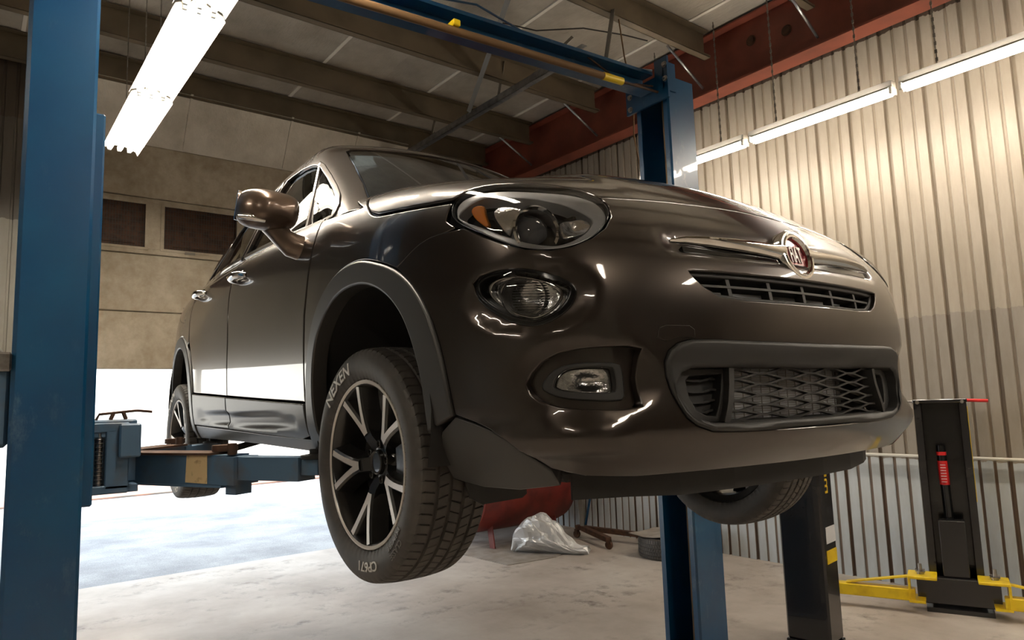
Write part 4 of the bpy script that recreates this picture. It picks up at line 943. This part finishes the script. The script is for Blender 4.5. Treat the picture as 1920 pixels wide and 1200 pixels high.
# horizontal track with hangers
tk = empty('door_track', room(0, 0), RY); tag(tk, 'galvanised overhead door track running back under the roof', 'track')
m_ = MB(); m_.box(-4.45, -1.0, 2.27, 2.275, 4.54, 4.61); m_.box(-4.45, -1.0, 2.27, 2.33, 4.605, 4.61); m_.box(-4.45, -1.0, 2.27, 2.33, 4.54, 4.545); m_.build('rail', 'galv', tk)
for a, b in (((-2.3, 2.33, 4.58), (-2.2, 2.35, 4.98)), ((-1.9, 2.33, 4.6), (-1.45, 2.6, 4.98)), ((-3.6, 2.33, 4.58), (-3.45, 2.35, 4.98))):
    m_ = MB(); m_.bar(a, b, .04, .005, up=(0, 1, 0)); m_.build('hanger', 'galv_dull', tk)
for (x_, y_) in ((-4.3, 2.30), (-4.42, 2.2)):
    m_ = MB(); m_.lathe([(.0001, -.02), (.05, -.02), (.05, .02), (.0001, .02)], 14, 'y', c=(x_, y_, 4.60)); m_.bar((x_, y_-.03, 4.60), (x_+.1, y_+.04, 4.66), .03); m_.build('spring_pulley', 'rust', tk)
for k, (a, b) in enumerate((((-.80, 2.31, 4.25), (-.66, 2.31, 4.76)), ((-2.72, 2.27, 4.60), (-1.05, 1.58, 4.93)))):
    m_ = MB(); a = Vector(a); b = Vector(b); d = (b-a); n_ = 16
    m_.bar(a, b, .045, .004, up=(1, 0, 0)); m_.bar(a+Vector((.02, -.02, 0)), b+Vector((.02, -.02, 0)), .004, .045, up=(1, 0, 0))
    for i in range(1, n_): m_.box(*(lambda p: (p.x-.006, p.x+.006, p.y-.004, p.y+.004, p.z-.010, p.z+.010))(a+d*i/n_), 1)
    if k: m_.build('hanger', ['galv_dull', 'enamel'], tk); continue
    o = m_.build('perforated_angle', ['galv_dull', 'enamel'], None); o.rotation_euler = (0, 0, RY); tag(o, ('short perforated steel angle hanging from the purlin just above the blue crossbeam', 'long slanting perforated steel angle joining the door track to the roof')[k], 'bracket')
# --- fluorescent lights
def light(x0, y, z, tilt, label, group, n=3, wide=.26):
    t = empty('fluorescent_light', room(x0, y, z), RY); tag(t, label, 'light', group)
    L = 1.20; h = wide/2
    m_ = MB(); m_.box(0, L, -.035, .035, .034, .078); m_.build('housing', 'enamel', t)
    m_ = MB(); pr = [(-h, -.035), (-h*.9, -.005), (-.034, .028), (.034, .028), (h*.9, -.005), (h, -.035)] if h > .06 else [(-h, .018), (-.034, .028), (.034, .028), (h, .018)]; m_.strip(pr, 0, L, axis=0); m_.strip([(a, b+.004) for a, b in pr], 0, L, axis=0); m_.build('reflector', 'enamel', t, fix=False)
    for k in range(n):
        yy = (k-(n-1)/2)*.07
        MB().tube([(.03, yy, -.002), (L-.03, yy, -.002)], .019, 12).build('tube', 'tube', t)
        for e in (.012, L-.012):
            MB().box(e-.012, e+.012, yy-.014, yy+.014, -.022, .03, bev=.004).build('socket', 'enamel', t)
    for e in (.25, .95):
        m_ = MB(); zz = .075
        while z+zz < H-.05:
            m_.bar((e, 0, zz), (e, 0, zz+.028), .006, .016 if int(zz*33) % 2 else .006); zz += .030
        m_.build('chain', 'galv_dull', t)
    t.rotation_euler = (tilt, 0, RY)
    return t
GL = 'row of hanging fluorescent lights by the left column'; GR = 'row of fluorescent lights along the ribbed wall'; GB = 'fluorescent lights behind the photographer'
light(-3.02, -.92, 3.65, 0, 'farthest fluorescent light of the left row, near the overhead door', GL)
light(-1.79, -.93, 3.65, 0, 'second fluorescent light from the door in the left row', GL)
light(-.56, -.94, 3.65, 0, 'fluorescent light of the left row cut by the top of the photo', GL)
light(.67, -.95, 3.65, 0, 'fluorescent light of the left row out of view beside the blue column', GL)
light(-1.47, 3.50, 3.74, 0, 'fluorescent light behind the right blue column by the wall', GR, n=2, wide=.085)
light(-.22, 3.50, 3.74, 0, 'fluorescent light just right of the blue column along the wall', GR, n=2, wide=.085)
light(1.03, 3.50, 3.74, 0, 'fluorescent light at the right edge of the photo by the wall', GR, n=2, wide=.085)
light(2.28, 3.50, 3.74, 0, 'wall row fluorescent light beyond the right edge', GR, n=2, wide=.085)
light(3.53, 3.50, 3.74, 0, 'fifth fluorescent light of the wall row, behind the photographer', GR, n=2, wide=.085)
light(4.78, 3.50, 3.74, 0, 'last fluorescent light of the wall row, behind the photographer', GR, n=2, wide=.085)
BL = ['hanging fluorescent light in the next bay, behind the photographer', 'hanging fluorescent light in the next bay, left of the blue column', 'added unseen fill light straight behind the photographer', 'added unseen fill light behind the photographer toward the ribbed wall']
for k, (lx, ly) in enumerate(((4.6, -4.6), (.5, -4.6), (4.9, -.5), (5.2, 1.9))):
    light(lx, ly, 3.8, 0, BL[k], GB)  # last two fixtures are unseen, added as fill for the car's front

# ------------------------------------------------------------------ blue two-post lift (car frame)
lift = empty('two_post_lift', (0, 0, 0)); tag(lift, 'blue two-post vehicle lift holding up the car', 'lift')
def column(sg, parent):
    y0, y1 = (1.495, 1.74) if sg > 0 else (1.478, 1.685); t = .010; X0, X1 = .18, .45
    outer = [(X0+.042, y0), (X0+.010, y0), (X0, y0+.010), (X0, y1-.012), (X0+.012, y1), (X1-.012, y1), (X1, y1-.012), (X1, y0+.010), (X1-.010, y0), (X1-.042, y0)]
    inner = [(X1-.042, y0+t), (X1-t, y0+t), (X1-t, y1-t), (X0+t, y1-t), (X0+t, y0+t), (X0+.042, y0+t)]
    poly = [(x, y*sg) for x, y in outer+inner]
    m_ = MB(); n = len(poly); v = [(x, y, z) for z in (.012, 3.50) for x, y in poly]
    m_.add(v, [(i, (i+1) % n, n+(i+1) % n, n+i) for i in range(n)])
    for k in (0, n):   # caps as quads between outer and inner walls
        o_ = list(range(10)); i_ = list(range(10, 16))[::-1]
        m_.add([v[k+q] for q in range(n)], [(0, 1, 2, 14, 15), (2, 3, 14), (3, 4, 13, 14), (4, 5, 12, 13), (5, 6, 12), (6, 7, 11, 12), (7, 8, 11), (8, 9, 10, 11)])
    c = m_.build('lift_column', 'blue', parent)
    MB().box(.10, .53, min(1.42*sg, 1.80*sg), max(1.42*sg, 1.80*sg), 0, .014, bev=.004).build('base_plate', 'blue', c)
    return c
for sg in (1, -1):
    c = column(sg, lift)
    # chain and hose running inside the channel
    MB().bar((.31, 1.62*sg, .05), (.31, 1.62*sg, 3.4), .030, .012, up=(0, 1, 0)).build('lift_chain', 'rubber_cable', c)
    MB().tube([(.345, 1.57*sg, .05), (.348, 1.575*sg, 1.8), (.343, 1.57*sg, 3.4)], .010, 8).build('hydraulic_hose', 'foam', c)
    # top bracket plate with bolts
    m_ = MB(); m_.box(.14, .49, min(1.455*sg, 1.470*sg), max(1.455*sg, 1.470*sg), 3.34, 3.50); m_.box(.39, .49, min(1.455*sg, 1.470*sg), max(1.455*sg, 1.470*sg), 3.50, 3.60); m_.box(.452, .462, min(1.455*sg, 1.56*sg), max(1.455*sg, 1.56*sg), 3.40, 3.58)
    br = m_.build('top_bracket', 'blue', c)
    for bx, bz in ((.47, 3.55), (.47, 3.46), (.175, 3.45), (.175, 3.37)):
        m_ = MB(); m_.lathe([(.0001, -.012), (.013, -.012), (.013, 0)], 6, 'y', c=(0, 0, 0), sm=False); m_.lathe([(.013, -.002), (.019, -.002), (.019, .001)], 14, 'y'); b_ = m_.build('bolt', 'steel', br); b_.location = (bx, 1.454*sg, bz); b_.scale = (1, sg, 1)
m_ = MB(); y0, y1 = -1.46, 1.46; za = lambda y: 3.385+.022*y
for a, b, mi in ((y0, y1, 0),):
    P = [(.27, 0), (.37, 0), (.37, .018), (.285, .018), (.285, .105), (.37, .105), (.37, .125), (.27, .125)]
    v = [(x, y, za(y)+z) for y in (y0, y1) for x, z in P]; n = len(P); m_.add(v, [(i, (i+1) % n, n+(i+1) % n, n+i) for i in range(n)]+[tuple(range(n)), tuple(range(n, 2*n))])
m_.build('crossbeam', 'blue', lift)
m_ = MB(); m_.tube([(.43, -1.40, za(-1.4)-.035), (.43, .98, za(.98)-.035)], .020, 12); m_.build('padded_shutoff_bar', 'foam', lift)
m_ = MB(); m_.tube([(.43, .98, za(.98)-.035), (.43, 1.13, za(1.13)-.035)], .022, 12); m_.build('bar_end_sleeve', 'yellow', lift)
m_ = MB(); m_.tube([(.43, 1.13, za(1.13)-.035), (.42, 1.44, 3.39)], .008, 8); m_.tube([(.34, .9, za(.9)+.13), (.36, 1.2, za(1.2)+.0), (.40, 1.42, 3.43)], .006, 6); m_.build('control_rod', 'rust', lift)
m_ = MB(); m_.box(.40, .46, -.02, .02, za(0)-.02, za(0)+.012, bev=.004); m_.build('yellow_clip', 'yellow', lift)
m_ = MB(); m_.tube([(.30, -1.0, 3.51), (.31, -.3, 3.53), (.33, .2, 3.60), (.31, .6, 3.535), (.32, 1.3, 3.55), (.33, 1.5, 3.58)], .006, 6); m_.build('air_hose', 'blue', lift)
# carriages and swing arms
def arm(parent, sg, p0, p1, ext, label=False, mtn='blue_dusty'):
    p0 = Vector((p0[0], p0[1]*sg, 0)); p1 = Vector((p1[0], p1[1]*sg, 0)); d = (p1-p0).normalized(); L = (p1-p0).length; zc = 1.348
    V3 = lambda s, z=0: p0+d*s+Vector((0, 0, zc+z))
    m_ = MB(); m_.bar(V3(0), V3(L*.62), .10, .105, mi=0); m_.bar(V3(.02, .056), V3(L*.55, .056), .125, .008, mi=1); m_.bar(V3(.0, -.056), V3(L*.60, -.056), .11, .008)
    m_.bar(V3(L*.62-.02, -.06), V3(L*.62+.03, -.06), .07, .05, mi=0)
    a = m_.build('swing_arm', [mtn, 'rust'], parent)
    m_ = MB(); m_.bar(V3(L*.60, .006), V3(L*.93, .006), .08, .078); m_.bar(V3(L*.55, -.002), V3(L*.66, -.002), .11, .096); m_.bar(V3(L*.92, .012), V3(L, .012), .055, .050); m_.build('arm_extension', mtn, a)
    e = V3(L*.97, .04); m_ = MB(); m_.lathe([(.0001, 0), (.05, 0), (.05, .012), (.022, .016), (.022, .03)], 20, 'z', c=tuple(e)); m_.build('lift_pad', 'pad', a)
    e2 = V3(L*.57, .062); m_ = MB(); m_.lathe([(.0001, 0), (.045, 0), (.045, .022), (.0001, .022)], 16, 'z', c=(e2.x-.04, e2.y, e2.z)); m_.tube([(e2.x+.06, e2.y, e2.z-.01), (e2.x+.06, e2.y, e2.z+.03)], .016, 10); m_.build('stacked_adaptor', 'rust', a)
    if label:
        nrm = Vector((d.y, -d.x, 0)); 
        if nrm.y > 0: nrm = -nrm
        c0 = V3(L*.475)+nrm*.0505; u = d*.058; 
        m_ = MB(); q = [c0-u+Vector((0, 0, -.045)), c0+u*.95+Vector((0, 0, -.048)), c0+u*.92+Vector((0, 0, .056)), c0-u*.9+Vector((0, 0, .055))]
        m_.add([p+nrm*.001 for p in q]+[p for p in q], [(0, 1, 2, 3), (4, 7, 6, 5), (0, 4, 5, 1), (1, 5, 6, 2), (2, 6, 7, 3), (3, 7, 4, 0)]); lb = m_.build('paper_label', 'label_tan', a); lb['label'] = 'worn tan paper sticker on arm'
    return a
for sg in (-1, 1):
    yy = lambda a, b: (min(a*sg, b*sg), max(a*sg, b*sg))
    m_ = MB(); m_.box(.235, .395, *yy(1.445, 1.60), 1.25, 2.62, bev=.006); cg = m_.build('carriage', 'blue', lift)
    m_ = MB(); m_.box(-.18, .26, *yy(1.29, 1.455), 1.275, 1.300); m_.box(-.18, .26, *yy(1.29, 1.455), 1.445, 1.47); m_.box(-.06, .255, *yy(1.40, 1.458), 1.275, 1.50, bev=.006)
    m_.box(.02, .14, *yy(1.27, 1.41), 1.30, 1.445, bev=.006); m_.box(-.02, .28, *yy(1.30, 1.45), 1.47, 1.535, bev=.006); m_.build('arm_bracket', 'blue_dusty', cg)
    m_ = MB(); m_.box(.262, .285, *yy(1.435, 1.452), 1.29, 1.50, bev=.004); m_.box(.262, .285, *yy(1.325, 1.400), 1.29, 1.50, bev=.004); m_.box(.262, .285, *yy(1.325, 1.452), 1.49, 1.525, bev=.004); m_.box(.262, .285, *yy(1.325, 1.452), 1.275, 1.305, bev=.004)
    m_.box(.285, .31, *yy(1.29, 1.36), 1.40, 1.52, bev=.006); m_.box(.10, .262, *yy(1.325, 1.45), 1.275, 1.535); m_.build('guard_plate', 'blue_dusty', cg)
    m_ = MB(); m_.tube([(.272, 1.418*sg, 1.305), (.272, 1.418*sg, 1.49)], .010, 10)
    for k in range(12): m_.lathe([(.010, 0), (.014, .003), (.010, .006)], 10, 'z', c=(.272, 1.418*sg, 1.31+k*.014))
    m_.build('latch_spring', 'steel', cg)
    m_ = MB(); m_.tube([(-.03, 1.26*sg, 1.29), (-.03, 1.26*sg, 1.46)], .014, 10); 
    for k in range(9): m_.lathe([(.014, 0), (.018, .004), (.014, .008)], 10, 'z', c=(-.03, 1.26*sg, 1.30+k*.018))
    m_.box(-.07, .01, *yy(1.27, 1.31), 1.26, 1.46); m_.build('pivot_pin', 'rust', cg)
    m_ = MB(); m_.tube([(.26, 1.43*sg, 1.535), (.26, 1.42*sg, 1.556), (.26, 1.30*sg, 1.566), (.26, 1.25*sg, 1.560)], .005, 6); m_.tube([(.26, 1.385*sg, 1.535), (.26, 1.375*sg, 1.560)], .007, 6); m_.tube([(.26, 1.335*sg, 1.535), (.26, 1.345*sg, 1.562)], .007, 6); m_.build('release_handle', 'rust', cg)
    arm(cg, sg, (-.02, 1.31), (.90, .835), 0, label=(sg < 0))
    arm(cg, sg, (-.05, 1.36), (-.80, .78), 0, mtn='blue_dusty')
# round cap on the right column, hydraulic unit on the left one
m_ = MB(); m_.lathe([(.0001, .012), (.05, .012), (.056, 0)], 28, 'x', c=(.451, 1.60, .93)); m_.lathe([(.0001, .014), (.006, .014), (.006, .012)], 8, 'x', c=(.451, 1.585, .955), mi=1); m_.build('round_cap', ['pad', 'steel'], lift)
m_ = MB(); m_.box(.30, .36, 1.74, 1.82, .72, .76); m_.build('small_bracket', 'blue', lift)
m_ = MB(); m_.box(.16, .42, -1.90, -1.684, 1.46, 1.72, bev=.012); pu_ = m_.build('power_unit_box', 'blue_dusty', lift)
m_ = MB(); m_.tube([(.30, -1.79, .98), (.30, -1.79, 1.45)], .075, 20); m_.build('oil_tank', 'foam', pu_)
m_ = MB(); m_.box(.40, .46, -1.73, -1.684, 1.70, 1.76, bev=.006); m_.tube([(.42, -1.71, 1.76), (.42, -1.75, 1.82), (.40, -1.85, 1.92)], .006, 6); m_.build('limit_switch', 'steel', pu_)
# tan edge guard tube just left of the column

# ------------------------------------------------------------------ black low-rise lift by the wall
LYAW = math.radians(21)+RY
def frame_empty(name, x, y, rz, **k):
    o = empty(name, room(x, y), rz); tag(o, **k); return o
bl = frame_empty('lift_post', .93, 3.86, LYAW, label='short black lift post with yellow arms and red cylinder label', cat='lift post')
m_ = MB()
for sg in (1, -1):
    P = [(.165*sg, -.10), (.120*sg, -.10), (.120*sg, -.09), (.155*sg, -.09), (.155*sg, .09), (.165*sg, .10)]
    n = len(P); v = [(x, y, z) for z in (.06, 1.47) for x, y in P]; m_.add(v, [(i, (i+1) % n, n+(i+1) % n, n+i) for i in range(n)]+[tuple(range(n)), tuple(range(n, 2*n))])
m_.box(-.165, .165, .09, .10, .06, 1.47); m_.build('post_channel', 'black_paint', bl)
MB().box(-.17, .17, -.105, .105, 1.45, 1.475, bev=.004).build('top_plate', 'black_paint', bl)
m_ = MB(); m_.box(-.25, .25, -.17, -.10, .05, .23, bev=.006); m_.box(-.08, .08, -.13, -.03, .23, .62, bev=.004); m_.box(-.20, .20, -.2, .16, 0, .03); m_.build('lifting_head', 'black_paint', bl)
m_ = MB(); m_.tube([(-.005, -.02, .30), (-.02, -.02, 1.14)], .030, 16); m_.build('hydraulic_cylinder', 'gloss_black', bl)
m_ = MB(); m_.tube([(-.0155, -.02, .86), (-.0185, -.02, 1.03)], .0325, 16, cap=False); m_.tube([(-.020, -.02, 1.07), (-.0202, -.02, 1.095)], .0325, 16, cap=False); rl = m_.build('cylinder_label', 'redlabel', bl)
m_ = MB(); 
for k in range(7): m_.box(-.035, .0, -.0535, -.0525, .88+k*.02, .884+k*.02)
m_.build('label_text_lines', 'white', bl)
m_ = MB(); m_.tube([(-.35, 0, 1.462), (.17, 0, 1.462)], .008, 8); m_.build('safety_rod', 'steel', bl)
m_ = MB(); m_.tube([(.165, 0, 1.462), (.30, 0, 1.455)], .012, 10); m_.build('rod_handle', 'redlabel', bl)
for x in (-.15, .15): m_ = MB(); m_.lathe([(.0001, -.012), (.012, -.010), (.014, 0)], 10, 'y', c=(x*.93, -.105, 1.455)); m_.build('bolt', 'steel', bl)
m_ = MB(); m_.box(.166, .170, -.07, .07, .75, 1.42); m_.build('caution_decal', 'yellow', bl)
for sg in (-1, 1):
    m_ = MB(); e_ = 1.15 if sg > 0 else .78; m_.box(min(.26*sg, e_*sg), max(.26*sg, e_*sg), -.28, -.20, .08, .16, bev=.006); m_.box(min(.20*sg, .30*sg), max(.20*sg, .30*sg), -.30, -.10, .075, .09); m_.box(min(.12*sg, .30*sg), max(.12*sg, .30*sg), -.30, -.10, .235, .255, bev=.004)
    m_.box(min(.285*sg, .30*sg), max(.285*sg, .30*sg), -.29, -.20, .08, .25); m_.bar((.28*sg, -.24, .245), (.70*sg, -.24, .165), .05, .010); a = m_.build('yellow_arm', 'yellow', bl)
    m_ = MB(); m_.lathe([(.0001, .07), (.012, .07), (.014, .02), (.030, .02), (.030, .012), (.022, .012), (.022, 0)], 14, 'z', c=(.22*sg, -.2, .255)); m_.tube([(.22*sg-.03, -.2, .285), (.22*sg+.03, -.2, .285)], .006, 6); m_.build('locking_pin', 'steel', a)
b2 = frame_empty('lift_post', .62, 2.46, RY+math.radians(8), label='black lift post standing behind the car, yellow lettering on side', cat='lift post')
m_ = MB(); m_.box(-.135, .135, -.10, .11, .03, 1.47, bev=.012); m_.build('post_channel', 'black_paint', b2)
MB().box(-.14, .14, -.105, .12, 0, .03, bev=.004).build('base_plate', 'black_paint', b2)
MB().box(.134, .1375, -.06, .10, .50, .58).build('yellow_band', 'yellow', b2)
tv, tf = text_mesh('max', .135, .0008, .001); m_ = MB(); m_.add([(.136+z, .02+y*.62, 1.03+x) for x, y, z in tv], tf); q_ = m_.build('side_lettering', 'yellow', b2, fix=False)
MB().box(.134, .1365, -.05, .10, .62, .72).build('grey_decal', 'condenser', b2)

# ------------------------------------------------------------------ things at the back
def cover_bag():
    t = MB(); R_ = random.Random(5); v = []; NR, NC = 26, 40
    for i in range(NR+1):
        s = i/NR; x = -.36+.76*s; h = .36*(math.sin(min(1, s*2.2+.32)*PI/2)**1.0)*(1-sstep(np.array(s), .30, 1.0)*.80) if s > 0 else .04; w_ = .22*(1-.55*s)*(.35+.65*min(1, s*5))
        for k in range(NC):
            a = 2*PI*k/NC; c_, s_ = math.cos(a), math.sin(a)
            fold = 1+.08*math.sin(a*5+s*7)+.06*math.sin(a*11-s*13)+R_.uniform(-.03, .03)
            y = w_*c_*fold; z = h*(.5+.5*s_)*fold if s_ > -.95 else 0
            v.append((x+.03*math.sin(a*4+s*9), y, max(.0, float(z)-.004)))
    f = [(i*NC+k, i*NC+(k+1) % NC, i*NC+NC+(k+1) % NC, i*NC+NC+k) for i in range(NR) for k in range(NC)]+[tuple(range(NC)), tuple(NR*NC+k for k in range(NC))]
    t.add(v, f, 0, False); return t
o = cover_bag().build('plastic_cover', 'bag', None); o.location = room(-2.62, 3.06); o.rotation_euler = (0, 0, RY+math.radians(33)); tag(o, 'crumpled silvery plastic cover lying on the floor before the red tank', 'cover')
tk = frame_empty('storage_tank', -3.45, 3.20, RY, label='red horizontal steel tank on stubby legs in the back corner', cat='tank')
m_ = MB(); m_.lathe([(.0001, -.82), (.15, -.80), (.30, -.74), (.45, -.64), (.47, -.56), (.47, .56), (.45, .64), (.30, .74), (.15, .80), (.0001, .82)], 40, 'y', c=(0, 0, .62)); m_.build('tank_shell', 'tank', tk)
for y in (-.45, .45):
    for x in (-.22, .22): MB().bar((x, y, .30), (x*1.25, y, 0), .09, .014, up=(0, 1, 0)).build('leg', 'tank', tk)
jk = frame_empty('stand', -2.86, 3.80, RY+.2, label='blue adjustable support stand on a brown wheeled base', cat='stand')
m_ = MB(); m_.bar((0, 0, .12), (-.04, 0, .78), .055, .055, up=(0, 1, 0)); m_.build('lower_post', 'galv_dull', jk)
m_ = MB(); m_.tube([(-.03, 0, .52), (-.06, 0, 1.3)], .032, 14); m_.build('upper_post', 'blue', jk); jk.children[-1].data.materials[0] = mat('bright_blue_paint', srgb(30, 110, 190), .4)
m_ = MB(); m_.tube([(-.10, -.02, .70), (.10, -.02, .70)], .008, 8); m_.lathe([(.012, -.01), (.022, -.01), (.022, .01), (.012, .01)], 12, 'y', c=(.10, -.02, .70)); m_.build('locking_pin', 'steel', jk)
m_ = MB(); m_.bar((0, -.02, .12), (.55, -.34, .10), .06, .05); m_.bar((0, 0, .12), (.72, .05, .10), .06, .05); m_.bar((-.10, 0, .12), (.0, 0, .12), .06, .05); m_.build('base_legs', 'rust', jk)
for cx_, cy_ in ((.55, -.34), (.72, .05), (-.10, 0)):
    m_ = MB(); m_.lathe([(.0001, -.015), (.04, -.015), (.045, 0), (.04, .015), (.0001, .015)], 16, 'y', c=(cx_, cy_, .045)); m_.box(cx_-.02, cx_+.02, cy_-.022, cy_-.017, .04, .10); m_.box(cx_-.02, cx_+.02, cy_+.017, cy_+.022, .04, .10); m_.build('caster', 'rust', jk)
m_ = MB(); m_.tube([(.04, -.02, .16), (.16, .10, .95)], .014, 8); m_.build('handle_bar', 'blue', jk)
# spare tyre lying by the wall with cardboard on it
to = link('spare_tyre', tyre_me, None); to.location = room(-1.62, 3.80, .100); to.rotation_euler = (PI/2, 0, 0); to.scale = (.97, .90, .97); tag(to, 'grey worn tyre lying flat on the floor by the ribbed wall', 'tyre')
m_ = MB(); v = []; n_ = 9
for i in range(n_):
    for j in range(n_):
        x_, y_ = -.30+.62*i/(n_-1), -.27+.50*j/(n_-1); z_ = .015+.05*abs(x_*.7+.12)+.025*math.sin(x_*7+y_*4); v.append((x_, y_, z_))
f = [(i*n_+j, (i+1)*n_+j, (i+1)*n_+j+1, i*n_+j+1) for i in range(n_-1) for j in range(n_-1)]
m_.add(v, f); m_.add([(x_, y_, z_-.006) for x_, y_, z_ in v], f); o = m_.build('cardboard_sheet', 'card', None, fix=False); o.location = room(-1.62, 3.78, .216); o.rotation_euler = (0, 0, RY+.2); tag(o, 'bent sheet of grey cardboard resting on the spare tyre', 'cardboard')
m_ = MB(); pm = [(0, 0), (.9, -.1), (1.05, .45), (.95, .9), (.1, .85)]; m_.prism(pm, .0, .006); o = m_.build('floor_mat', 'card', None); o.location = room(-3.35, 2.35); o.rotation_euler = (0, 0, RY+.15); tag(o, 'flat grey mat on the floor under the silvery cover', 'mat')
# cables
def hang(name, pts, r, mt, label, cat='cable'):
    m_ = MB(); m_.tube([Vector(p) for p in pts], r, 6); o = m_.build(name, mt, None); o.rotation_euler = (0, 0, RY); tag(o, label, cat)
hang('cord', [(-.70, 2.42, 4.755), (-.66, 2.42, 4.4), (-.60, 2.44, 4.0), (-.62, 2.44, 3.7), (-.57, 2.44, 3.40)], .006, 'foam', 'brown cord hanging loose beside the right blue column')
hang('cable', [(-1.7, 1.9, 5.02), (-1.4, 2.1, 4.86), (-1.1, 2.4, 4.84), (-.9, 2.7, 4.78), (-.8, 2.9, 4.74)], .006, 'rubber_cable', 'thin sagging cable under the ceiling insulation by the purlin')
# ------------------------------------------------------------------ outside, beyond the open door
m_ = MB(); m_.box(-12.75, -12.45, -6, 12, -.02, .16, bev=.03); o = m_.build('kerb', 'brick', None); o.rotation_euler = (0, 0, RY); tag(o, 'low weathered kerb across the sunlit yard outside the door', 'kerb')
m_ = MB(); m_.box(-16.2, -16.0, -30, 30, -.02, 1.1); o = m_.build('boundary_wall', 'enamel', None); o.rotation_euler = (0, 0, RY); tag(o, 'bright white low wall on the far side of the yard', 'wall')
m_ = MB(); m_.box(-34, -28, -40, 30, -.02, 6.0); bo = m_.build('far_building', 'enamel', None); bo.rotation_euler = (0, 0, RY); tag(bo, 'overexposed pale building far beyond the yard', 'building')
